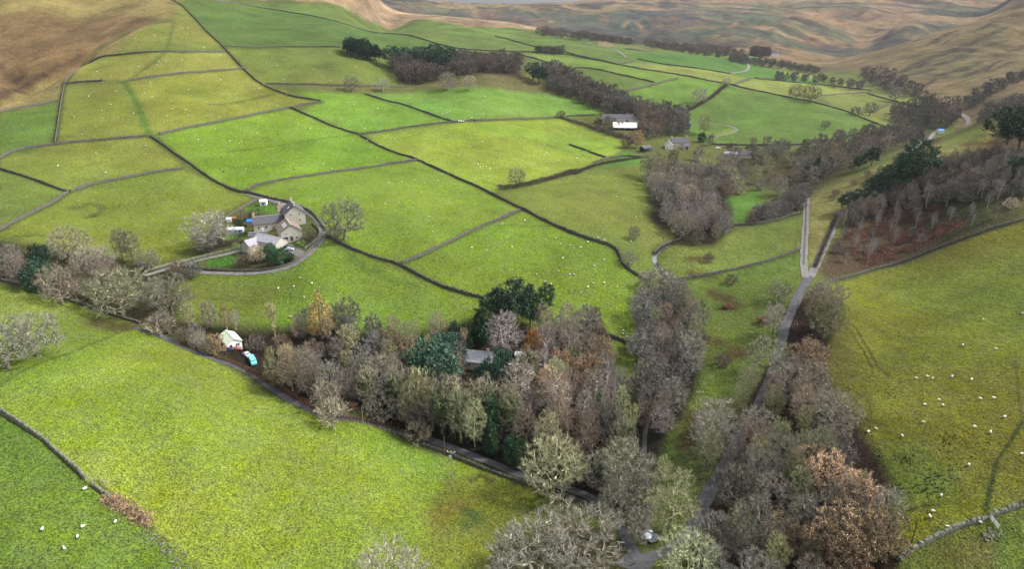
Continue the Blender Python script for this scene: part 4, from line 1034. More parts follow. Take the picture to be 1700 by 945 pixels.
# right hand pines
T(1520,305,'pine',70,'dark pine on the crest, tallest of its clump', wide=1.1)
T(1500,318,'pine',62,'dark pine left of the tallest on the crest')
T(1478,325,'pine',52,'low dark pine at the middle of the clump', wide=1.3)
T(1455,335,'pine',44,'low dark pine at the left of the clump', wide=1.3)
T(1430,350,'pine',36,'small dark pine above the track', wide=1.2)
T(1405,352,'pine',32,'small dark pine overhanging the end of the track', wide=1.3)
T(1668,255,'pine',74,'tall dark pine at the right edge', wide=1.2)
T(1690,250,'pine',68,'dark pine cut by the right edge', wide=1.3)
T(1685,300,'pine',40,'lower dark pine at the right edge')
T(1446,275,'spruce',30,'dark round topped conifer on the crest', shape='pine')
T(1424,282,'spruce',24,'small dark conifer left of the round topped one', shape='pine')
T(1355,290,'spruce',34,'tall dark conifer in the valley wood', shape='spruce', wide=.9)
T(1345,298,'spruce',28,'dark conifer in front of the tall valley one', shape='pine')
# ---- woods
W_ = wood
SPL = None
W_([(262,548),(340,560),(420,565),(520,545),(640,560),(640,600),(560,640),(480,645),(430,610),(400,570),(330,580)], 7.2,
   [('purple',3,9,1,.8),('brown',2,11,1,.8),('shrub',3,4.5),('green',1,9),('yellow',1.2,10),('whitebirch',.6,11)], 'in the left end of the wood by the chalet', 'in the left end of the wood by the chalet', seed=3)
W_([(480,650),(560,645),(640,610),(660,640),(740,700),(740,735),(690,722),(600,695),(520,685)], 6.8,
   [('brown',3,12,1,.9),('purple',2,10),('grey',2,10,1,.8),('green',2,11,1,.85),('ivied',1.5,12),('holly',.6,6),('yellow',1.4,13),('shrub',2,4),('bramble',1,2.5)], 'beside the lane in the left part of the wood', 'beside the lane in the left part of the wood', seed=4)
W_([(640,680),(760,700),(862,715),(862,780),(800,760),(740,735),(660,700)], 5.6,
   [('yellow',4,16),('spruce',1.3,13,.9),('holly',1.4,9),('ivied',4.5,16),('green',2,15,.8),('birch',1.2,15),('bluepine',.7,12),('holly',.8,7),('shrub',1,4),('brown',1,14)], 'with upright branches in the middle of the wood', 'in the middle of the wood', seed=5)
W_([(640,570),(760,560),(780,600),(770,650),(650,640)], 6.8, [('purple',2,10),('brown',2,11),('tanleaf',1,9,1,.8),('green',1,10)], 'behind the blue-green pines', 'behind the blue-green pines', seed=6)
W_([(900,560),(985,552),(1010,600),(1050,690),(1040,720),(940,740),(870,720),(870,640),(900,620)], 7.2,
   [('birch',4,15,1.1,1.0),('rust',1.3,13,.75,1.0),('tanleaf',1,13,.8,.8),('green',1,12),('ivied',.7,13),('brown',2,14),('whitebirch',1,14),('purple',1.5,12),('shrub',1,4)], 'in the right part of the dense wood', 'in the right part of the dense wood', seed=7)
W_([(860,725),(940,745),(1045,725),(1060,790),(1062,860),(985,838),(900,805),(860,780)], 7.8,
   [('grey',3,12,.9,.85),('green',2.5,13,.9,.9),('ivied',1.5,13),('brown',2,14,.9,.85),('holly',.5,6),('pale',1,12,1,.75),('shrub',1,4)], 'in the lower corner of the wood', 'in the lower corner of the wood', seed=8)
W_([(1062,490),(1100,478),(1140,500),(1158,540),(1155,600),(1135,660),(1100,720),(1066,720),(1058,620),(1060,540)], 6.8,
   [('purple',5,10,1.25,.95),('brown',2,9,1.2,.85),('green',.8,9,1,.8),('shrub',.8,4)], 'in the dense streamside wood', 'in the dense streamside wood', seed=9)
W_([(1070,300),(1120,290),(1200,300),(1215,330),(1200,400),(1150,408),(1120,395),(1095,350)], 8.0,
   [('purple',4,11,1.1,1.0),('grey',2,11),('brown',2,12),('rust',.35,9),('whitebirch',.5,11)], 'in the upper streamside wood', 'in the upper streamside wood', seed=10)
W_([(1240,368),(1262,345),(1320,330),(1340,322),(1340,345),(1300,358),(1250,373)], 6,
   [('purple',4,8,1.2,.85),('shrub',1,4)], 'in the dark thorn thicket left of the track', 'in the dark thorn thicket left of the track', seed=11)
W_([(1130,285),(1230,275),(1330,265),(1340,310),(1290,330),(1230,325)], 20, [('purple',2,8),('grey',2,10),('green',1,9),('shrub',2,4)], 'on the slope above the stream meadow', 'on the slope above the stream meadow', seed=12)
W_([(1330,250),(1400,232),(1480,222),(1540,205),(1530,232),(1450,268),(1400,290),(1345,310),(1320,300)], 13, [('purple',3,10),('grey',2,11,1,.8),('brown',3,11),('rust',.3,8)], 'in the valley wood behind the crest', 'in the valley wood behind the crest', seed=13)
W_([(1260,700),(1310,640),(1345,650),(1400,740),(1385,800),(1300,830),(1220,820),(1215,760)], 7.4,
   [('green',3,11,1,.8),('grey',4,11,1,.85),('brown',2,11),('purple',1,9),('shrub',1,4)], 'in the wood between road and right field', 'in the wood between road and right field', seed=14)
W_([(1195,850),(1300,830),(1390,810),(1470,870),(1480,960),(1180,1010),(1165,950)], 7.6,
   [('grey',3,10,1,.9),('green',3,10,1,.9),('purple',2,8),('pale',1,11,1,.7),('bramble',2,2.5),('rust',.8,10)], 'in the wood at the bottom right', 'in the wood at the bottom right', seed=15)
W_([(1160,750),(1250,640),(1285,600),(1270,660),(1215,760),(1180,800)], 7.4,
   [('grey',3,12,1,1.1),('green',2,11,1,.9),('brown',1,10)], 'on the left side of the road', 'on the left side of the road', seed=16)
W_([(1390,395),(1420,375),(1500,345),(1560,345),(1560,390),(1453,430),(1390,440)], 8.5, [('whitebirch',1.5,8,1,.72),('birch',2.5,9,1,.85),('purple',1.5,5),('bramble',1,2.5)], 'on the bracken slope', 'on the bracken slope', seed=17)
W_([(1395,375),(1470,330),(1560,290),(1690,270),(1730,300),(1700,330),(1600,340),(1500,350),(1430,370)], 5.0,
   [('purple',4,9,1.0,.9),('birch',3,11,1,.85),('whitebirch',2,10,1,.72),('brown',2,10,1,.8)], 'in the birch wood on the right hillside', 'in the birch wood on the right hillside', seed=18)
W_([(1560,370),(1640,345),(1700,330),(1700,350),(1620,380)], 9, [('whitebirch',3,8,1,.72),('paleshrub',1,4)], 'at the thin right edge of the birch wood', 'at the thin right edge of the birch wood', seed=19)
# farther woods: plain copies
W_([(650,112),(700,104),(860,108),(866,122),(740,130),(700,140),(665,135)], 9, [('brown',5,14,1.0,.85),('purple',2,13,1.0,.9)], 'in the hilltop plantation', 'in the hilltop plantation', seed=20)
for (u, v, h, lb) in [(652,112,26,'first'),(672,108,22,'second'),(700,112,26,'third'),(720,108,26,'fourth'),(745,108,22,'fifth'),(728,122,30,'sixth')]:
    T(u, v, 'pine', h*1.3, 'dark pine in the left half of the hilltop plantation, '+lb+' from the left' if lb != 'sixth' else 'big dark pine in front of the others in the hilltop plantation', 'dark pines in the hilltop plantation', wide=1.4)
W_([(574,88),(586,86),(608,92),(630,101),(628,105),(604,102),(578,93)], 6.5, [('pine',1,14,1.05)], 'in the small square clump on the hill', 'in the small square clump', seed=21)
T(885,132,'pine',28,'dark pine at the head of the long tree strip','dark pines at the head of the strip',wide=1.3)
T(895,140,'pine',28,'dark pine in second place along the tree strip','dark pines at the head of the strip',wide=1.3)
W_([(898,120),(925,118),(980,150),(1040,170),(1065,185),(1062,197),(1005,190),(960,167),(915,150)], 8.5, [('purple',3,12,1.2),('brown',3,13,1.1,.9),('rust',.3,10)], 'in the long strip running down to the barn', 'in the long strip down to the barn', seed=22)
W_([(1060,195),(1100,185),(1135,195),(1135,225),(1085,232),(1062,222)], 9, [('brown',3,13,1.1,1.1),('purple',2,12),('rust',.9,11)], 'in the clump between barn and farmhouse', 'in the clump between barn and farmhouse', seed=23)
W_([(985,205),(1010,205),(1060,225),(1050,232),(1000,222)], 11, [('brown',2,8),('shrub',2,5)], 'below the white-roofed barn', 'below the white-roofed barn', seed=24)
W_([(1160,240),(1240,243),(1300,246),(1320,262),(1260,265),(1230,262)], 15, [('shrub',2,5),('grey',1,10,1,.8),('purple',1,9)], 'behind the low stone barn', 'behind the low stone barn', seed=25)
W_([(1140,250),(1180,262),(1240,270),(1220,290),(1130,285),(1095,275)], 24, [('grey',2,11),('purple',1,10),('rust',.4,9)], 'on the bank below the farmhouse', 'on the bank below the farmhouse', seed=26)
W_([(1480,190),(1540,178),(1590,195),(1580,210),(1520,215),(1490,205)], 13, [('brown',3,13,1.2,.85),('purple',2,12,1.2,.8)], 'in the valley bottom near the pale track', 'in the valley bottom near the pale track', seed=27)
W_([(1425,118),(1480,122),(1540,165),(1600,180),(1590,188),(1530,178),(1440,140)], 17, [('purple',3,11,1.05,1.0),('brown',2,10,1.05,1.0)], 'at the foot of the right hill', 'at the foot of the right hill', seed=28)
W_([(1600,168),(1650,140),(1700,122),(1705,130),(1640,165),(1610,180)], 12, [('purple',3,8,1.3,.75),('shrub',1,5)], 'in the gully on the right hill', 'in the gully on the right hill', seed=29)
W_([(1630,190),(1700,172),(1705,182),(1640,198)], 10, [('purple',1,8,1.3,.8)], 'behind the right hand crest', 'behind the right hand crest', seed=30)
W_([(1290,128),(1370,135),(1430,145),(1425,152),(1350,138),(1290,134)], 17, [('purple',3,10,1.05,1.0),('brown',1,9,1.05,1.0)], 'in the dark belt on the far right', 'in the dark belt on the far right', seed=31)
W_([(880,54),(950,60),(1050,70),(1045,75),(950,66),(880,58)], 12, [('brown',3,11,1.05,1.0),('purple',1,10,1.05,1.0)], 'in the long dark belt under the moor', 'in the long dark belt under the moor', seed=32)
W_([(1072,72),(1130,80),(1240,97),(1240,103),(1130,88),(1072,78)], 13, [('brown',3,12,1.05,1.0),('purple',1,10,1.05,1.0)], 'in the dark belt above the far deep green field', 'in the dark belt above the far deep green field', seed=33)
W_([(1210,98),(1300,108),(1360,120),(1350,124),(1290,114),(1215,104)], 13, [('purple',3,9,1.05,1.0)], 'in the hedge belt beyond the far track', 'in the hedge belt beyond the far track', seed=34)
W_([(1250,90),(1272,90),(1275,94),(1252,94)], 9, [('brown',1,15,1.3,.7)], 'beside the far white farmhouse', 'beside the far white farmhouse', seed=35)
W_([(892,85),(935,87),(934,90),(893,88)], 9, [('purple',1,8,1.4,.75)], 'in the small thorn clump on the ridge', 'in the small thorn clump on the ridge', seed=36)
# scattered field and stream thorns
W_([(1150,420),(1260,470),(1280,560),(1200,640),(1150,560),(1160,480)], 22, [('shrub',1,3.5),('bramble',2,2.2,1.6)], 'on the rough pasture between stream and road', 'on the rough pasture between stream and road', seed=37)
W_([(1370,330),(1480,270),(1540,240),(1540,262),(1470,300),(1400,345)], 9, [('shrub',1,3.0,1,.9)], 'on the pale grass crest', 'on the pale grass crest', seed=38)
build_plan()
# hedges as rows of bushes
def hedge_row(uv, label, h=2.4, w=2.2, kind='shrub', dens=1.0, name='hedge'):
    p = smooth_line(cast(uv), 1.0/dens); n = normals2(p); rg = np.random.default_rng(len(p))
    prs = PR['shrub'] if kind == 'shrub' else PR['hedgeleaf']
    P0 = []; D = []
    m = len(p)*95
    i = rg.integers(0, len(p), m); a = rg.normal(0, .32, m)*w; zz = rg.random(m)**.8
    x = p[i,0]+n[i,0]*a; y = p[i,1]+n[i,1]*a; z = zat(x, y)
    hh = h*(1+.3*vnoise(i/4.0, np.zeros(m), 5))*(1-.5*(a/w)**2)
    P0 = np.stack([x, y, z+zz*hh*.8], 1)
    D = unit(np.stack([n[i,0]*a/w*1.2, n[i,1]*a/w*1.2, .3+rg.random(m)*.8], 1)+rg.normal(0,.45,(m,3)))
    V, Fv = twigs(rg, P0, D, h*.35*rg.uniform(.6,1.3,m), np.full(m, .10))
    o = link(name, make_mesh(name, V, Fv, M['twig'])); c = KIND[kind][3]; o.color = tuple(np.array(c)*.62)+(1,)
    tag(o, label, 'hedge', 'bare hedges', 'thing'); return o
hedge_row([(828,315),(850,313),(885,306),(920,297),(958,286)], 'thick dark hedge running right from the round olive tree', h=3.2, w=3.4)
hedge_row([(930,196),(960,205),(985,213),(1010,222),(1050,232)], 'dark hedge slanting down from the wall corner to the barn', h=3, w=3)
hedge_row([(1135,188),(1155,178),(1170,170),(1190,155),(1206,142)], 'rising dark hedge beside the large plain green field', h=3, w=3)
hedge_row([(955,290),(975,280),(1000,272),(1040,266),(1070,262)], 'ragged hedge between the yellow-green field and the olive pasture', h=2.2, w=2)
hedge_row([(345,420),(365,408),(400,404)], 'garden hedge at the lower left of the farm', h=3, w=3)
hedge_row([(420,447),(450,443),(478,434)], 'low hedge on the inner side of the farm lane bend', h=1.6, w=1.6)
hedge_row([(360,380),(355,395),(362,405)], 'hedge on the left side of the farm garden', h=2.6, w=3)
hedge_row([(300,572),(350,592),(400,608),(440,632),(480,655),(520,678),(560,694),(610,702),(660,712),(700,728)], 'reddish bramble hedge along the upper side of the lane', h=1.3, w=1.5, kind='bramble')
hedge_row([(1090,440),(1100,455),(1112,470)], 'dark scrub on the stream bank', h=1.2, w=1.4)
hedge_row([(1086,425),(1098,414),(1115,405),(1135,396)], 'dark scrub along the upper bend of the stream', h=1.5, w=1.8)
hedge_row([(1352,445),(1366,412),(1378,385),(1388,360)], 'dark bank of scrub between the two tracks', h=1.5, w=1.6)
print('TREES', NTREE[0])

# brown bracken and woodland litter: a loose cover nobody could count
def cover(name, uvs, n, size, mat_color, seed, label, cat_, up=.6, lift=.25):
    rg = np.random.default_rng(seed); Ps = []
    for uv in uvs:
        pl = cast(uv); s_, t_ = st(pl[:,0], pl[:,1]); poly = np.stack([s_, t_], 1)
        x = rg.uniform(pl[:,0].min(), pl[:,0].max(), n*4); y = rg.uniform(pl[:,1].min(), pl[:,1].max(), n*4)
        a, b = st(x[None], y[None]); ok = inside(poly, a, b)[0]
        cl = fbm(x/9, y/9, seed, 3) > -.02
        x, y = x[ok&cl][:n], y[ok&cl][:n]; z = zat(x, y)
        # keep off the roads
        keep = np.ones(len(x), bool)
        for q in AVOID[27:]: keep &= (x-q[0])**2+(y-q[1])**2 > 6
        Ps.append(np.stack([x, y, z+rg.random(len(x))*lift], 1)[keep])
    P0 = np.vstack(Ps); D = unit(rg.normal(0, 1, P0.shape)*np.array([1,1,.3])+np.array([0,0,up]))
    V, Fv = twigs(rg, P0, D, size*rg.uniform(.5,1.4,len(P0)), np.full(len(P0), size*.22), side=2)
    o = link(name, make_mesh(name, V, Fv, M['twig'])); o.color = mat_color+(1,)
    tag(o, label, cat_, None, 'stuff'); return o
cover('bracken', [[(1388,452),(1400,390),(1480,345),(1600,335),(1600,375),(1500,425)]], 16000, .75, (.19,.10,.07), 1, 'dead red-brown bracken covering the slope above the long dark wall', 'bracken')
WOODF = [[(262,545),(430,560),(640,565),(790,560),(985,550),(1015,600),(1055,700),(1070,860),(985,838),(850,792),(740,735),(640,704),(500,668),(400,605)],
 [(1300,540),(1370,480),(1350,620),(1400,720),(1470,830),(1480,960),(1170,960),(1210,780),(1270,660)], [(0,440),(200,450),(290,500),(235,538),(100,494),(0,462)]]
cover('undergrowth', WOODF, 12000, .8, (.12,.085,.055), 2, 'brown undergrowth and fallen twigs on the woodland floor', 'undergrowth')
cover('rushes', [[(1440,730),(1480,800),(1490,830),(1560,840),(1570,760),(1600,745),(1560,700),(1500,720)]], 0, .5, (.04,.07,.03), 5, 'x', 'x') if False else None

# ------------------------------------------------------------------ buildings
M['slate'] = simple('grey_slate', (.085,.082,.095), var=.45, scale=1.6, bump=.06)
M['slatebrown'] = simple('brown_stone_slate', (.17,.135,.11), var=.5, scale=1.6, bump=.06)
M['slatepale'] = simple('pale_grey_slate', (.27,.265,.30), var=.35, scale=1.2, bump=.05)
M['gritstone'] = simple('grey_gritstone', (.42,.40,.345), var=.45, scale=2.2, bump=.06)
M['creamstone'] = simple('cream_render', (.46,.42,.33), var=.25, scale=1.4, bump=.02)
M['white'] = simple('white_paint', (.78,.78,.77), var=.08, scale=2, rough=.6)
M['glass'] = simple('window_glass', (.03,.035,.045), var=.3, scale=2, rough=.15, spec=.6)
M['palegreen'] = simple('pale_green_roof', (.48,.56,.42), var=.15, scale=1.2, rough=.7)
M['blue'] = simple('blue_sheet', (.02,.16,.55), var=.25, scale=1.2, rough=.5)
M['blueplastic'] = simple('pale_blue_plastic', (.38,.55,.66), var=.25, scale=2, rough=.4)
M['black'] = simple('black_boards', (.022,.028,.034), var=.4, scale=1.5, rough=.8)
M['sheet'] = simple('white_sheet_roof', (.80,.80,.80), var=.08, scale=.6, rough=.5)
M['wood'] = simple('weathered_wood', (.27,.24,.18), var=.4, scale=2)
M['darkwood'] = simple('dark_pole', (.06,.05,.045), var=.4, scale=2)
M['steel'] = simple('galvanised_steel', (.42,.45,.46), var=.2, scale=3, rough=.45, metal=.5)
M['terracotta'] = simple('clay', (.36,.15,.09), var=.3, scale=3)
M['turq'] = simple('turquoise_paint', (.14,.44,.47), var=.08, scale=1, rough=.3, spec=.5)
M['darkblue'] = simple('dark_car_paint', (.02,.03,.06), var=.1, scale=1, rough=.25, spec=.5)
M['silver'] = simple('silver_car_paint', (.45,.47,.50), var=.1, scale=1, rough=.3, spec=.5)
M['redpaint'] = simple('faded_red_paint', (.30,.10,.08), var=.2, scale=1, rough=.5)
M['rubber'] = simple('rubber', (.02,.02,.02), var=.2, scale=2)
M['wool'] = simple('sheep_wool', (.70,.68,.60), var=.2, scale=6, bump=.03)
M['blackwool'] = simple('black_wool', (.03,.027,.025), var=.2, scale=6)
M['face'] = simple('sheep_face', (.16,.14,.12), var=.3, scale=5)

def boxes_mesh(name, bl, mat):
    """bl: list of (cx,cy,cz,sx,sy,sz[,rotz]) joined in one mesh"""
    V = []; Fq = []
    c = np.array([[x,y,z] for x in (-.5,.5) for y in (-.5,.5) for z in (-.5,.5)])
    f = np.array([[0,1,3,2],[4,6,7,5],[0,4,5,1],[2,3,7,6],[0,2,6,4],[1,5,7,3]])
    for i, b in enumerate(bl):
        v = c*np.array(b[3:6])
        if len(b) > 6:
            cs_, sn = math.cos(b[6]), math.sin(b[6]); v = np.stack([v[:,0]*cs_-v[:,1]*sn, v[:,0]*sn+v[:,1]*cs_, v[:,2]], 1)
        V.append(v+np.array(b[:3])); Fq.append(f+8*i)
    return make_mesh(name, np.vstack(V), np.vstack(Fq), M[mat])
def frame_mesh(name, side, pos, z, w, h, L, W, t, mat, off, hole=None):
    d = off
    def place(a, zz, sa, sz):
        if side == 'f': return (a, -W/2-d/2+.02, zz, sa, d+.04, sz)
        if side == 'b': return (a, W/2+d/2-.02, zz, sa, d+.04, sz)
        if side == 'l': return (-L/2-d/2+.02, a, zz, d+.04, sa, sz)
        return (L/2+d/2-.02, a, zz, d+.04, sa, sz)
    if hole is None: return boxes_mesh(name, [place(pos, z, w, h)], mat)
    return boxes_mesh(name, [place(pos, z+h/2-t/2, w, t), place(pos, z-h/2+t/2, w, t), place(pos-w/2+t/2, z, t, h-2*t-.01), place(pos+w/2-t/2, z, t, h-2*t-.01), place(pos, z, t*.6, h-2*t-.02)], mat)
def house(name, label, cat_, u, v, direction, L, W, eave, ridge, wall_m, roof_m, wins=(), doors=(), chim=(), sky=(), frame='white', group=None, at=None, dz=0, over=.35, lean=0.0):
    p = pt(u, v) if at is None else at
    ang = math.atan2(direction[1], direction[0])
    root = empty(name, (p.x, p.y, p.z+dz), ang); tag(root, label, cat_, group)
    l, w = L/2, W/2; b = -1.6
    V = [(-l,-w,b),(l,-w,b),(l,w,b),(-l,w,b),(-l,-w,eave),(l,-w,eave),(l,w,eave),(-l,w,eave),(-l,0,ridge),(l,0,ridge)]
    link('wall', make_mesh('wall', V, [np.array([[0,1,5,4],[2,3,7,6]]), np.array([[1,2,6,9,5],[3,0,4,8,7]]), np.array([[4,5,9,8],[7,8,9,6]])], M[wall_m]), root)
    sl = math.atan2(ridge-eave, w); t = .22; o = over; RV = []; RF = []
    for s in (-1, 1):
        k = len(RV); e = eave-o*math.tan(sl)
        x0, x1 = -l-o, l+o
        RV += [(x0,s*(w+o),e+.03),(x1,s*(w+o),e+.03),(x1,s*.001,ridge+.03),(x0,s*.001,ridge+.03),(x0,s*(w+o),e+t),(x1,s*(w+o),e+t),(x1,s*.001,ridge+t),(x0,s*.001,ridge+t)]
        RF += [[k,k+1,k+2,k+3],[k+4,k+7,k+6,k+5],[k,k+4,k+5,k+1],[k+1,k+5,k+6,k+2],[k+3,k+2,k+6,k+7],[k,k+3,k+7,k+4]]
    rf = link('roof', make_mesh('roof', RV, np.array(RF), M[roof_m]), root)
    link('ridge_tiles', boxes_mesh('ridge_tiles', [(0,0,ridge+t+.02,L+2*o-.1,.28,.12)], 'gritstone' if roof_m.startswith('slate') else roof_m), rf)
    for (side, pos, z, ww, hh) in wins:
        wn = link('window', frame_mesh('window', side, pos, z, ww, hh, L, W, .10, frame, .10, hole=1), root)
        link('pane', frame_mesh('pane', side, pos, z, ww-.2, hh-.2, L, W, .1, 'glass', .03), wn)
    for (side, pos, ww, hh, dm) in doors:
        dr = link('door', frame_mesh('door', side, pos, hh/2, ww, hh, L, W, .1, dm, .07), root)
        link('handle', frame_mesh('handle', side, pos+ww*.35, hh*.48, .08, .14, L, W, .1, 'steel', .16), dr)
    for (x, y, hh, ww) in chim:
        zr = ridge-(ridge-eave)*abs(y)/w
        c = link('chimney', boxes_mesh('chimney', [(x,y,zr+hh/2-.3,ww,ww*.75,hh+.6),(x,y,zr+hh+.07,ww+.16,ww*.75+.16,.16)], wall_m), rf)
        link('chimney_pots', boxes_mesh('chimney_pots', [(x-ww*.22,y,zr+hh+.38,.26,.26,.46),(x+ww*.22,y,zr+hh+.38,.26,.26,.46)], 'terracotta'), c)
    for (x, s, f, ww, hh) in sky:          # roof lights lie in the roof slope
        y = s*w*f; zz = ridge-(ridge-eave)*f+t+.03; sn, cs_ = math.sin(sl), math.cos(sl)
        Vv = [];
        for k in (0, .07):
            for (a, c) in ((-1,-1),(1,-1),(1,1),(-1,1)): Vv.append((x+a*ww/2, y+s*c*hh/2*cs_+s*k*sn, zz-c*hh/2*sn+k*cs_))
        link('roof_light', make_mesh('roof_light', Vv, np.array([[0,3,2,1],[4,5,6,7],[0,1,5,4],[1,2,6,5],[2,3,7,6],[3,0,4,7]]), M['sheet']), rf)
    return root
# the stone farmhouse group in the bend of the lane
house('farmhouse', 'tall grey stone farmhouse with windowed gable, rising behind the other farm buildings', 'house', 489.5, 370, (-.42,.9), 11, 9.5, 6.6, 10.2, 'gritstone', 'slate',
      wins=[('l',-2.2,3.0,1.0,1.4),('l',2.2,3.0,1.0,1.4),('l',-2.0,6.0,1.0,1.3),('l',2.0,6.0,1.0,1.3),('l',0,8.3,.8,1.0),('f',-2,3,1,1.3),('f',3,3,1,1.3),('f',0,5.4,1,1.2),('b',-2,4.6,1,1.4),('b',2.4,4.6,1,1.4),('b',-2,2,1,1.4)],
      doors=[('b',.6,1.1,2.1,'wood')], chim=[(-4.6,0,1.6,1.2),(4.6,0,1.6,1.2)], sky=[(-1.5,1,.5,.9,1.2)])
house('farmhouse_wing', 'brown roofed stone wing with roof light, left of the tall farmhouse', 'house', 477, 366, (.9,.42), 8, 6.5, 5.6, 8.4, 'gritstone', 'slatebrown',
      wins=[('f',-1.6,3.6,1,1.3),('f',1.6,3.6,1,1.3),('l',0,3.6,1,1.3)], chim=[(-3,0,1.5,1.0)], sky=[(-1,-1,.5,1.0,1.3)])
house('farm_cottage', 'long low cottage with dark slate roof and cream front in the farm', 'house', 447.5, 380, (.93,.36), 14.5, 7, 4.0, 6.8, 'creamstone', 'slate',
      wins=[('f',-5,2.1,1.2,1.6),('f',-1.4,2.1,1.4,1.6),('f',4.6,2.1,1.6,2.0),('l',0,2.2,.9,1.2)], doors=[('f',2.0,1.2,2.1,'wood'),('f',-3.2,1.0,2.0,'white')], chim=[(-6.6,0,1.8,1.1)])
house('stone_barn', 'broad gabled stone barn house with pale gable and slanting roof lights', 'house', 481.5, 393.5, (-.45,.89), 12.5, 9.6, 4.6, 7.8, 'gritstone', 'slatebrown',
      wins=[('l',-2.8,4.4,.7,.9),('l',2.6,3.8,1.3,.9),('l',-2.2,1.4,1.0,1.5),('b',-3,2.6,.9,1.2),('b',0,2.6,.9,1.2),('b',3,2.6,.9,1.2),('l',0,5.9,.6,.7)],
      doors=[('l',.2,1.3,2.1,'darkwood'),('l',2.9,2.2,2.1,'glass'),('b',-4.6,1.1,2.1,'darkwood')], sky=[(-3.5,1,.45,.7,2.0),(-1.2,1,.45,.7,2.0),(1.1,1,.45,.7,2.0)])
house('farm_outbuilding', 'small low outbuilding with three pale doors, in front of the long cottage', 'building', 430, 397, (.95,.3), 9, 4, 2.3, 3.6, 'gritstone', 'slate',
      doors=[('f',-3,.9,1.9,'white'),('f',-.5,.9,1.9,'white'),('f',2.6,1.0,1.9,'white')], over=.2)
house('long_barn', 'long lilac-grey roofed barn below the stone barn house', 'barn', 449, 408, (.88,-.46), 15, 7.5, 2.8, 5.0, 'gritstone', 'slatepale', wins=[('f',-2,1.7,1,.9)], over=.2)
house('small_barn', 'pale stone barn end with grey roof beside the dark evergreens', 'barn', 421, 414, (.6,.8), 8, 6.5, 3.0, 5.2, 'gritstone', 'slatepale', wins=[('f',0,1.8,.8,.8)], over=.2)
house('summerhouse', 'tiny white summerhouse on the farm lawn by the wall', 'summerhouse', 438, 340, (1,.1), 3.6, 2.8, 2.1, 2.9, 'white', 'sheet', wins=[('f',-.9,1.2,.9,.9),('f',.9,1.2,.9,.9)], doors=[('f',0,.7,1.8,'glass')], over=.15)
house('greenhouse', 'long white garden room with pale blue glazing in the farm garden', 'greenhouse', 392, 386, (1,.12), 7.5, 3.0, 1.9, 2.6, 'blueplastic', 'sheet', wins=[('f',-2.5,1.0,1.6,1.2),('f',0,1.0,1.6,1.2),('f',2.5,1.0,1.6,1.2)], over=.15)
house('lean_to_shed', 'wooden shed with bright blue sheeted roof beside the cottage chimney', 'shed', 420, 373, (1,.12), 5.0, 4.2, 2.2, 2.9, 'wood', 'blue', over=.15)
house('garden_shed', 'little white garden shed at the top left of the farm garden', 'shed', 381, 368, (1,0), 2.4, 1.8, 1.6, 2.1, 'white', 'sheet', over=.1)
house('garden_shed', 'little red garden shed beside the white one in the farm garden', 'shed', 390.5, 366.5, (1,.2), 2.2, 1.8, 1.5, 2.0, 'redpaint', 'terracotta', over=.1)
# white chalet by the lane
house('chalet', 'white boarded chalet with pale green roof among bare trees by the lane', 'chalet', 384, 573, (-.62,.78), 8.5, 5.2, 2.7, 4.1, 'white', 'palegreen',
      wins=[('l',-1.1,1.6,1.5,1.2),('f',1,1.5,1.2,1.0),('b',-1,1.5,1.2,1.0)], doors=[('l',1.2,.9,2.0,'glass')])
# house hidden in the wood
house('forest_house', 'grey roofed house half hidden by blue-green pines in the wood', 'house', 797, 606, (.95,-.2), 10, 7.5, 3.0, 5.4, 'creamstone', 'slatepale', wins=[('f',-3,1.7,1.2,1.2),('f',2,1.7,1.2,1.2),('l',0,1.7,1,1.2)], chim=[(3,0,1.2,.9)])
house('forest_shed', 'small white roofed shed in the middle of the wood', 'shed', 866, 596, (1,-.2), 4.6, 3.0, 1.9, 2.5, 'creamstone', 'sheet', over=.15)
# second farm
house('barn', 'long barn with dark blue-grey slate roof behind the white roofed shed', 'barn', 1025, 203, (1,-.08), 30, 10, 4.5, 7.5, 'gritstone', 'slate', wins=[('f',-6,2,1.5,1.2)], doors=[('f',9,2.5,3,'darkwood')], chim=[(9,0,1.2,1.2)])
house('white_roof_shed', 'low shed with broad gleaming white roof at the second farm', 'shed', 1037, 213, (1,-.1), 22, 15, 1.9, 5.4, 'black', 'sheet', wins=[('f',-6,1.5,2,1),('f',0,1.5,2,1),('f',6,1.5,2,1)])
house('stable', 'small dark roofed stable right of the long barn', 'stable', 1055, 204, (1,-.3), 9, 7, 3.5, 5.5, 'white', 'slate', wins=[('f',0,1.7,1,1)])
house('black_shed', 'black boarded shed with grey roof beside the russet tree', 'shed', 1072, 251, (.85,.5), 8.5, 6, 3.0, 4.4, 'black', 'slate', wins=[('f',2,1.6,.8,.6)])
house('valley_farmhouse', 'white fronted stone house with dark roof and chimneys in the valley', 'house', 1126, 244, (1,.1), 15, 8, 4.6, 7.6, 'creamstone', 'slate', wins=[('f',-5,1.7,1.2,1.3),('f',-1,1.7,1.2,1.3),('f',4.5,1.7,1.2,1.3),('f',-5,3.7,1.1,1.0),('f',4.5,3.7,1.1,1.0)], doors=[('f',1.8,1.2,2.1,'white')], chim=[(-6.5,0,1.6,1.2),(6.5,0,1.6,1.2)])
house('valley_cottage', 'pale gabled cottage at the left end of the valley house', 'house', 1110, 246, (.15,1), 8, 6, 3.4, 5.6, 'white', 'slatepale', wins=[('l',-1.2,1.6,1,1),('l',1.2,1.6,1,1)], chim=[(3,0,1.2,.9)])
house('valley_outhouse', 'small stone outhouse with dark door right of the valley house', 'building', 1138, 247, (1,.2), 5, 5, 2.6, 4.2, 'gritstone', 'slate', doors=[('f',0,2,2.1,'black')])
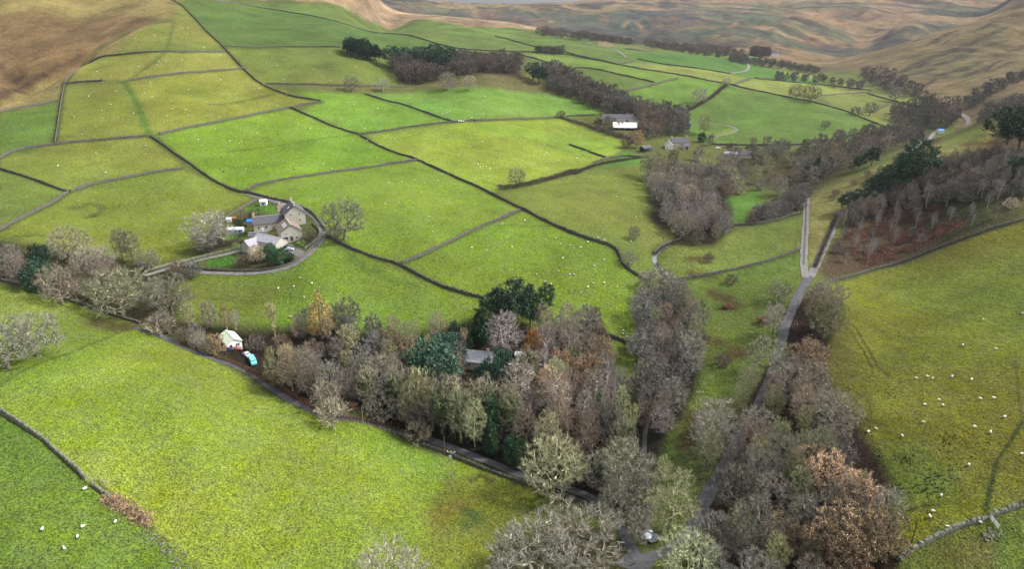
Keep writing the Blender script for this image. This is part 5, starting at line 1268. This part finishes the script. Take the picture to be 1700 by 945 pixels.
house('field_barn', 'low stone barn with grey roof standing alone right of the valley house', 'barn', 1236, 262, (.9,-.25), 10, 7, 3.2, 5.4, 'creamstone', 'slate', wins=[('r',0,2.2,.8,.8)])
house('field_barn', 'long mossy low barn adjoining the lone stone barn on its left', 'barn', 1219, 258, (.93,-.2), 16, 5, 1.8, 3.0, 'gritstone', 'slatepale')
house('blue_tent', 'small bright blue tent beside the looping track', 'trailer', 1141, 209, (1,0), 6, 3, 2.4, 2.9, 'blue', 'blue', wins=[('f',0,1.5,1,.6)], over=.05)  # blue tent, built as a small gabled box
house('far_farmhouse', 'tiny white farmhouse far off under the moor', 'house', 1284, 94, (1,-.1), 20, 11, 7, 11, 'white', 'slate', wins=[('f',-5,2.4,1.6,1.8),('f',0,2.4,1.6,1.8),('f',5,2.4,1.6,1.8)], chim=[(-8,0,2,1.6),(8,0,2,1.6)])
house('hillside_hut', 'tiny blue roofed hut beside the pale valley track', 'hut', 1560, 220, (1,.1), 6, 4.5, 2.6, 3.8, 'white', 'blue', wins=[('f',0,1.4,1,1)])

# ------------------------------------------------------------------ vehicles
def car(u, v, ang, paint_m, label, cat_='car', L=4.2, hgt=1.45, van=False, dz=.05, name='car'):
    p = pt(u, v); root = empty(name, (p.x, p.y, p.z+dz), ang); tag(root, label, cat_)
    w = .86 if not van else .95
    if van: prof = [(-.5,.35),(-.5,.98),(-.46,1.0),(.30,1.0),(.40,.62),(.49,.52),(.5,.25)]
    else: prof = [(-.5,.35),(-.49,.62),(-.36,.68),(-.27,.98),(.06,1.0),(.22,.68),(.46,.58),(.5,.3)]
    n = len(prof); V = []
    for s in (-1, 1):
        for (a, b) in prof: V.append((a*L, s*w*(1 if b < .7 else .86 if not van else .95), b*hgt))
        V.append((.47*L, s*w, .25)); V.append((-.47*L, s*w, .25))
    n += 2; fs = [[i, (i+1) % n, n+(i+1) % n, n+i] for i in range(n)]
    b = link('body', make_mesh('body', V, [np.array(fs), np.array([list(range(n))[::-1], list(range(n, 2*n))])], M[paint_m]), root)
    zt = .83*hgt
    if van: wb = [(.352*L,0,.80*hgt,.05,1.5,.34),(-.1*L,.96,.78*hgt,.4*L,.03,.38),(-.1*L,-.96,.78*hgt,.4*L,.03,.38)]
    else: wb = [(.145*L,0,.84*hgt,.10*L,1.36,.16*hgt),(-.32*L,0,.84*hgt,.06*L,1.36,.16*hgt),(-.1*L,.78,.83*hgt,.26*L,.10,.2*hgt),(-.1*L,-.78,.83*hgt,.26*L,.10,.2*hgt)]
    link('windows', boxes_mesh('windows', wb, 'glass'), root)
    for sx in (-.31, .31):
        for sy in (-1, 1):
            k = 12; an = np.arange(k)*2*math.pi/k; Vw = [(sx*L+.33*math.cos(a), sy*w+s*.12, .33+.33*math.sin(a)) for s in (-1, 1) for a in an]
            link('wheel', make_mesh('wheel', Vw, [np.array([[i, (i+1) % k, k+(i+1) % k, k+i] for i in range(k)]), np.array([list(range(k))[::-1], list(range(k, 2*k))])], M['rubber']), root)
    return root
car(420, 603, R_(-58), 'turq', 'turquoise van parked on the grass below the white chalet', 'van', L=5.4, hgt=2.1, van=True, name='van')
car(410.5, 592, R_(-40), 'silver', 'pale silver car nose to tail with the turquoise van', L=3.6)
car(380, 584, R_(30), 'darkblue', 'dark blue car in front of the white chalet')
car(391, 582, R_(15), 'redpaint', 'faded red car right of the dark blue one by the chalet', L=3.8)
car(481, 416, R_(5), 'silver', 'silver car parked in the farm yard', L=4.0)
car(476.5, 413, R_(8), 'darkblue', 'dark car parked behind the silver one in the farm yard', L=4.0)
car(1192, 247, R_(0), 'white', 'small white car on the drive left of the lone stone barn', L=4.6)
# tractor and trailer at the field wall
def wheel_mesh(r, w_, cx, cy):
    k = 16; an = np.arange(k)*2*math.pi/k; Vw = [(cx+r*math.cos(a), cy+s*w_/2, r+r*math.sin(a)) for s in (-1, 1) for a in an]
    return make_mesh('wheel', Vw, [np.array([[i, (i+1) % k, k+(i+1) % k, k+i] for i in range(k)]), np.array([list(range(k))[::-1], list(range(k, 2*k))])], M['rubber'])
p = pt(784, 202); tr = empty('tractor', p+Vector((0,3,0)), R_(5)); tag(tr, 'dark green tractor standing beside the long field wall', 'tractor')
link('body', boxes_mesh('body', [(1.1,0,1.3,2.2,.9,.9),(-.6,0,1.1,1.6,1.1,.5)], 'holly_paint' if 'holly_paint' in M else 'black'), tr)
cb = link('cab', boxes_mesh('cab', [(-.7,0,2.0,1.5,1.4,1.2)], 'glass'), tr); link('cab_roof', boxes_mesh('cab_roof', [(-.7,0,2.7,1.7,1.6,.16)], 'white'), cb)
for (r, w_, cx, cy) in ((.85,.45,-.9,.95),(.85,.45,-.9,-.95),(.5,.3,1.6,.8),(.5,.3,1.6,-.8)): link('wheel', wheel_mesh(r, w_, cx, cy), tr)
p = pt(766, 204); tl_ = empty('trailer', p+Vector((0,3,0)), R_(5)); tag(tl_, 'low farm trailer with white feed bags left of the tractor', 'trailer')
link('bed', boxes_mesh('bed', [(0,0,.9,6,2.2,.2),(3.8,0,.8,1.8,.15,.15)], 'wood'), tl_)
link('feed_bags', boxes_mesh('feed_bags', [(-2,0,1.35,1.5,1.6,.7,.1),(-.2,.1,1.3,1.2,1.5,.6,-.1),(1.6,0,1.25,.9,1.2,.5,.2)], 'sheet'), tl_)
for cy in (-1.1, 1.1): link('wheel', wheel_mesh(.45, .25, -.4, cy), tl_)

# ------------------------------------------------------------------ poles, gates, fences, signpost
def pole(u, v, hpx, label, arm=True, box=False, mat='wood', r=.15, cat_='utility pole', name='utility_pole'):
    p = pt(u, v); d = p-cam.location; depth = d.dot(Vector((0, math.cos(PITCH), -math.sin(PITCH)))); dep = math.atan2(CAMZ-p.z, p.y)
    h = hpx*depth/FOC/max(math.cos(dep), .3)
    root = empty(name, p, R_(random.uniform(-15, 15))); tag(root, label, cat_)
    k = 8; an = np.arange(k)*2*math.pi/k; Vw = [(rr*math.cos(a), rr*math.sin(a), z) for (rr, z) in ((r,-.5),(r*.7,h)) for a in an]
    link('post', make_mesh('post', Vw, [np.array([[i, (i+1) % k, k+(i+1) % k, k+i] for i in range(k)]), np.array([list(range(k, 2*k))])], M[mat], smooth=False), root)
    if arm:
        ar = link('crossarm', boxes_mesh('crossarm', [(0,0,h-.25,2.2,.16,.16)], mat), root)
        for x in (-1.0, 0, 1.0): link('insulator', boxes_mesh('insulator', [(x,0,h+.02,.14,.14,.34)], 'sheet'), ar)
    if box: link('transformer', boxes_mesh('transformer', [(-.3,-.35,h-1.6,.55,.5,.9)], 'steel'), root)
    return root
pole(751, 806, 52, 'pale utility pole with crossarm and grey transformer at the field corner by the lane', box=True)
pole(1158, 688, 36, 'utility pole with crossarm between streamside wood and road')
pole(1442, 693, 32, 'thin pale pole standing alone in the right field', arm=False, r=.09)
pole(1510, 913, 46, 'dark leaning pole by the lower right wall', arm=False, mat='darkwood', r=.13)
pole(738, 748, 24, 'short pale post above the lane wall', arm=False, r=.1)
pole(603, 704, 26, 'slim pale post beside the lane hedge', arm=False, r=.1)
pole(417, 581, 20, 'slim post right of the white chalet', arm=False, r=.09)
pole(534, 523, 14, 'thin post in the field left of the golden larch', arm=False, r=.08)
pole(1320, 530, 30, 'dark post at the road edge below the fork', arm=False, mat='darkwood', r=.1)
pole(1021, 648, 34, 'bare white dead trunk at the right edge of the wood', arm=False, mat='sheet', r=.16, cat_='dead trunk', name='dead_trunk')
p = pt(1028, 915); sg = empty('signpost', p, 0); tag(sg, 'small white fingerpost at the lane junction', 'signpost')
link('post', boxes_mesh('post', [(0,0,1.3,.14,.14,3.0)], 'sheet'), sg)
link('finger_board', boxes_mesh('finger_board', [(.55,0,2.55,1.1,.06,.28)], 'sheet'), sg); link('finger_board', boxes_mesh('finger_board', [(-.3,.3,2.2,.9,.06,.28,R_(100))], 'sheet'), sg)
def gate(a, b, label, mat='steel', name='field_gate'):
    A_, B_ = pt(*a), pt(*b); L = (B_-A_).length; root = empty(name, A_, math.atan2(B_.y-A_.y, B_.x-A_.x)); tag(root, label, 'gate')
    sl = (B_.z-A_.z)
    link('gate_leaf', boxes_mesh('gate_leaf', [(L/2,0,.3+.22*i+sl/2*0,L,.05,.06) for i in range(5)]+[(L/2,0,.75,.05,.06,1.0)], mat), root)
    for x in (0, L): link('gate_post', boxes_mesh('gate_post', [(x,0,.5+(sl if x else 0)*.0,.16,.16,1.8)], 'wood'), root)
gate((1642,861), (1658,881), 'galvanised metal gate hanging open at the lower right wall')
gate((1629,867), (1641,861), 'second metal gate closing the gap at lower right')
gate((142,797), (154,806), 'wooden gate across the gap in the pale lower left wall', mat='wood')
gate((166,799), (180,812), 'wooden gate leaning behind the short wall stub', mat='wood')
def fence(uv, label, step=3.0, h=1.15, rail=True, name='post_fence'):
    q = smooth_line(cast(uv), step); root = empty(name, (q[0,0], q[0,1], float(zat(*q[0]))), 0); tag(root, label, 'fence')
    o0 = np.array([q[0,0], q[0,1], float(zat(*q[0]))]); Z = zat(q[:,0], q[:,1])
    for i in range(len(q)):
        x, y, z = np.array([q[i,0], q[i,1], Z[i]])-o0
        link('post', boxes_mesh('post', [(x, y, z+h/2-.1, .13, .13, h+.3)], 'wood'), root)
    V = []; Fv = []
    for zz in (.35, .7, 1.05):
        k0 = len(V)
        for i in range(len(q)): V += [(q[i,0]-o0[0], q[i,1]-o0[1], Z[i]-o0[2]+zz), (q[i,0]-o0[0], q[i,1]-o0[1], Z[i]-o0[2]+zz+.05)]
        Fv += [[k0+2*i, k0+2*i+2, k0+2*i+3, k0+2*i+1] for i in range(len(q)-1)]
    link('rail', make_mesh('rail', V, np.array(Fv), M['wood']), root)
fence([(158,800),(212,841),(245,868),(275,894),(310,925),(345,955)], 'thin post and rail fence running down beside the brush heap at lower left')
fence([(0,466),(50,479),(100,494),(150,511),(200,526),(240,540)], 'pale posts standing along the dark lane wall at the left', step=3.5)
fence([(500,686),(540,699),(600,707),(650,717),(695,734)], 'row of small fence posts along the field edge above the lane', step=3.0)
fence([(1326,350),(1325,380),(1322,410),(1321,440)], 'post fence left of the pale concrete track', step=4)
fence([(1150,845),(1165,812),(1185,775)], 'mossy railing on the left side of the road', step=3)
# brush heap and tumbled stones
rg = np.random.default_rng(77); hp = cast([(184,833),(196,838),(210,845),(226,856),(240,866)])[:, :2]
i = rg.integers(0, len(hp), 1500); xy = hp[i]+rg.normal(0, .95, (1500,2)); Pz = zat(xy[:,0], xy[:,1])+rg.random(1500)*1.0
Dd = unit(rg.normal(0,1,(1500,3))*np.array([1,1,.35])+np.array([0,0,.15]))
Vt, Ft = twigs(rg, np.column_stack([xy, Pz]), Dd, rg.uniform(.4,1.4,1500), np.full(1500,.10))
bh = link('brush_heap', make_mesh('brush_heap', Vt, Ft, M['twig'])); bh.color = (.28,.19,.12,1)
tag(bh, 'heap of cut brown branches against the fence at lower left', 'brush heap')
def stones(uv, n, label, seed, size=.35, sp=.8, name='tumbled_stones', mat='stone2'):
    rg = np.random.default_rng(seed); q = smooth_line(cast(uv), .5); V = []; Fv = []
    ico = np.array([[0,0,1],[.9,0,.3],[.28,.85,.3],[-.72,.53,.3],[-.72,-.53,.3],[.28,-.85,.3],[0,0,-1.]]); fi = np.array([[0,1,2],[0,2,3],[0,3,4],[0,4,5],[0,5,1],[6,2,1],[6,3,2],[6,4,3],[6,5,4],[6,1,5]])
    for k in range(n):
        c = q[rg.integers(len(q))]+rg.normal(0, sp, 2); s = size*rg.uniform(.4,1.3)*np.array([1,rg.uniform(.6,1),rg.uniform(.5,.8)])
        V.append(ico*s*rg.uniform(.8,1.2,(7,1))+np.array([c[0], c[1], float(zat(*c))+.1])); Fv.append(fi+7*k)
    o = link(name, make_mesh(name, np.vstack(V), np.vstack(Fv), M[mat])); tag(o, label, 'stones', None, 'stuff')
stones([(246,888),(265,900),(285,925),(300,950)], 90, 'line of tumbled wall stones at lower left', 4)
stones([(185,838),(183,830)], 30, 'scattered stones beside the brush heap', 5)
stones([(1640,895),(1655,885)], 60, 'rubble heap beside the open metal gate', 6, sp=.9)
stones([(700,735),(720,745),(740,756)], 50, 'loose grey stones along the lane wall', 8, sp=.5)
# rush clumps in the right hand field: dense and tiny
rg = np.random.default_rng(5); pl = []
for (u0, v0, du, dv, n) in [(1458,775,14,24,26),(1480,815,26,12,20),(1510,765,22,8,14),(1570,735,14,16,20),(1552,800,22,16,22),(1525,812,20,10,16),(1580,790,24,20,8),(1475,650,20,12,6),(1620,750,30,30,6)]:
    pl += [(u0+rg.normal(0,.6)*du, v0+rg.normal(0,.6)*dv) for _ in range(n)]
q = cast(pl); idx = np.repeat(np.arange(len(q)), 30); P0 = q[idx]+rg.normal(0, .13, (len(idx),3))*np.array([1,1,0]); D = unit(rg.normal(0,.5,(len(idx),3))+np.array([0,0,.9]))
Vt, Ft = twigs(rg, P0, D, rg.uniform(.2,.4,len(idx)), np.full(len(idx), .07), side=0)
o = link('rush_clumps', make_mesh('rush_clumps', Vt, Ft, M['twig'])); o.color = (.028,.04,.016,1); tag(o, 'dark rush tufts scattered over the olive field at right', 'rushes', None, 'stuff')

# ------------------------------------------------------------------ sheep
def sheep_mesh():
    me = bpy.data.meshes.new('sheep_skeleton')
    v = [(0,0,.62),(-.36,0,.60),(.34,0,.62),(.52,0,.74),(.66,0,.80),(.84,0,.68),(-.56,0,.56),
         (.30,.15,.36),(.31,.16,.02),(.30,-.15,.36),(.31,-.16,.02),(-.36,.15,.38),(-.40,.16,.02),(-.36,-.15,.38),(-.40,-.16,.02),(.64,.13,.82),(.64,-.13,.82)]
    e = [(0,1),(0,2),(2,3),(3,4),(4,5),(1,6),(2,7),(7,8),(2,9),(9,10),(1,11),(11,12),(1,13),(13,14),(4,15),(4,16)]
    r = [.31,.29,.27,.16,.11,.07,.10,.07,.045,.07,.045,.08,.045,.08,.045,.03,.03]
    me.from_pydata(v, e, []); o = bpy.data.objects.new('sheep_skeleton', me); COL.objects.link(o)
    sk = o.modifiers.new('s', 'SKIN')
    for i, x in enumerate(me.skin_vertices[0].data): x.radius = (r[i], r[i]*1.0); x.use_root = (i == 0)
    ss_ = o.modifiers.new('u', 'SUBSURF'); ss_.levels = 1; ss_.render_levels = 1
    dg = bpy.context.evaluated_depsgraph_get(); dg.update()
    m = bpy.data.meshes.new_from_object(o.evaluated_get(dg)); bpy.data.objects.remove(o)
    m.name = 'sheep'; m.materials.clear(); m.materials.append(M['wool']); m.materials.append(M['face'])
    for p in m.polygons:
        c = p.center; p.use_smooth = True
        p.material_index = 1 if (c.x > .66 or (c.z < .30)) else 0
    return m
SHEEP = sheep_mesh(); BSHEEP = SHEEP.copy(); BSHEEP.materials[0] = M['blackwool']
def sheep(pts, label, group, black=False):
    for q in cast(pts):
        o = link('sheep', BSHEEP if black else SHEEP, None, (q[0], q[1], q[2]+.02), random.uniform(0, 6.28))
        s = random.uniform(.72, .86)*(1.12 if q[1] > 350 else 1); o.scale = (s, s, s)
        tag(o, label, 'sheep', group)
sheep([(71,881),(129,894),(138,877),(107,913),(192,869)], 'white sheep grazing below the broken wall at lower left', 'sheep at lower left')
sheep([(142,814)], 'white sheep standing at the gap of the pale lower left wall', None)
sheep([(1521,630),(1539,627),(1548,630),(1580,627),(1612,632),(1559,666),(1535,674),(1565,675),(1627,664),(1649,663),(1533,703),(1667,694),(1617,711),(1644,720),(1441,719),(1454,714),(1497,726),(1696,756),(1608,774),(1562,825),(1548,851),(1543,860),(1632,532),(1598,575),(1653,581),(1697,522)],
      'white sheep grazing in the olive field on the right', 'sheep in the olive field on the right')
sheep([(1573,878)], 'white sheep lying against the mossy wall at lower right', None)
sheep([(1627,870)], 'white sheep standing beside the gates at lower right', None)
sheep([(871,367),(834,373),(783,412),(808,417),(850,411),(906,400),(923,397),(931,406),(946,408),(964,412),(976,403),(934,430),(891,457),(927,451),(946,457),(953,457),(905,469),(915,473),(965,487),(976,478),(985,472),(1003,471),(1025,478),(987,443),(1003,432),(993,396),(1003,400)],
      'white sheep in the bright field above the dark conifers', 'sheep above the dark conifers')
sheep([(1035,551),(1034,556),(1041,561),(1056,557),(1058,531)], 'white sheep in the corner between dense wood and streamside wood', 'sheep between the two woods')
sheep([(712,361),(719,386),(645,304),(667,303),(705,305),(727,301),(735,290),(700,320),(640,340),(690,300)], 'white sheep in the bright field right of the farm bend', 'sheep right of the farm')
sheep([(499,463),(488,477),(518,472),(482,527),(462,480),(505,495)], 'white sheep below the farm lane bend', 'sheep below the farm')
sheep([(1024,328),(1056,362),(1047,402)], 'white sheep in the dull olive field by the stream wood', 'sheep by the upper stream wood')
def flock(uvs, n, label, group, seed, black=False):
    rg = np.random.default_rng(seed); u = np.array(uvs, float); out = []
    while len(out) < n:
        a = rg.uniform(u[:,0].min(), u[:,0].max()); b = rg.uniform(u[:,1].min(), u[:,1].max())
        if inside(u, np.array([[a]]), np.array([[b]]))[0,0]: out.append((a, b))
    sheep(out, label, group, black)
flock([(275,226),(480,182),(590,222),(680,264),(560,280),(415,308)], 26, 'white sheep in the brightest green field at left', 'sheep in the brightest green field', 1)
sheep([(407,240),(365,281),(371,286),(488,282),(461,224)], 'black sheep in the brightest green field', 'black sheep', True)
flock([(620,226),(800,210),(930,202),(1030,235),(975,268),(815,315),(720,275)], 44, 'white sheep in the yellow-green field below the tractor', 'sheep below the tractor', 2)
flock([(225,136),(405,118),(520,168),(350,200),(262,218)], 24, 'white sheep in the wide tan field on the left hill', 'sheep in the wide tan field', 3)
flock([(112,145),(205,140),(240,220),(98,230)], 10, 'white sheep in the narrow tan field on the left hill', 'sheep in the narrow tan field', 4)
flock([(160,102),(370,90),(400,110),(215,130),(120,132)], 12, 'white sheep in the long pale strip on the left hill', 'sheep in the pale strip', 5)
flock([(210,70),(310,40),(370,80),(190,90)], 8, 'white sheep in the top field on the left hill', 'sheep in the top field', 6)
flock([(400,85),(560,85),(640,110),(640,140),(440,136)], 10, 'white sheep left of the hilltop plantation', 'sheep left of the plantation', 7)
flock([(540,160),(600,160),(740,202),(600,215)], 5, 'white sheep in the left bright strip below the plantation', 'sheep in the left bright strip', 8)
flock([(640,160),(890,158),(980,185),(760,198)], 8, 'white sheep in the right bright strip below the plantation', 'sheep in the right bright strip', 9)
flock([(20,265),(240,232),(290,268),(120,305)], 5, 'white sheep in the pale field above the three-wall corner', 'sheep above the three-wall corner', 10)
flock([(1180,160),(1400,190),(1420,225),(1200,235)], 4, 'white sheep in the large plain green field at right', 'sheep in the plain green field', 11)

# ------------------------------------------------------------------ haze: one box of thin even air round everything
hb = boxes_mesh('haze', [(0,3200,205,16800,6800,530)], 'wool'); hb.materials.clear()
hm = bpy.data.materials.new('haze_air'); hm.use_nodes = True; hn = hm.node_tree; hn.nodes.clear()
ho = hn.nodes.new('ShaderNodeOutputMaterial'); hv = hn.nodes.new('ShaderNodeVolumePrincipled')
hv.inputs['Color'].default_value = (.72,.82,1.0,1); hv.inputs['Density'].default_value = 0.00003; hv.inputs['Anisotropy'].default_value = 0.2
hn.links.new(hv.outputs[0], ho.inputs['Volume']); hb.materials.append(hm)
tag(link('haze', hb), kind='stuff')
print('HMAX', float(H.max()), float(H.min()), 'X', float(XG.min()), float(XG.max()))
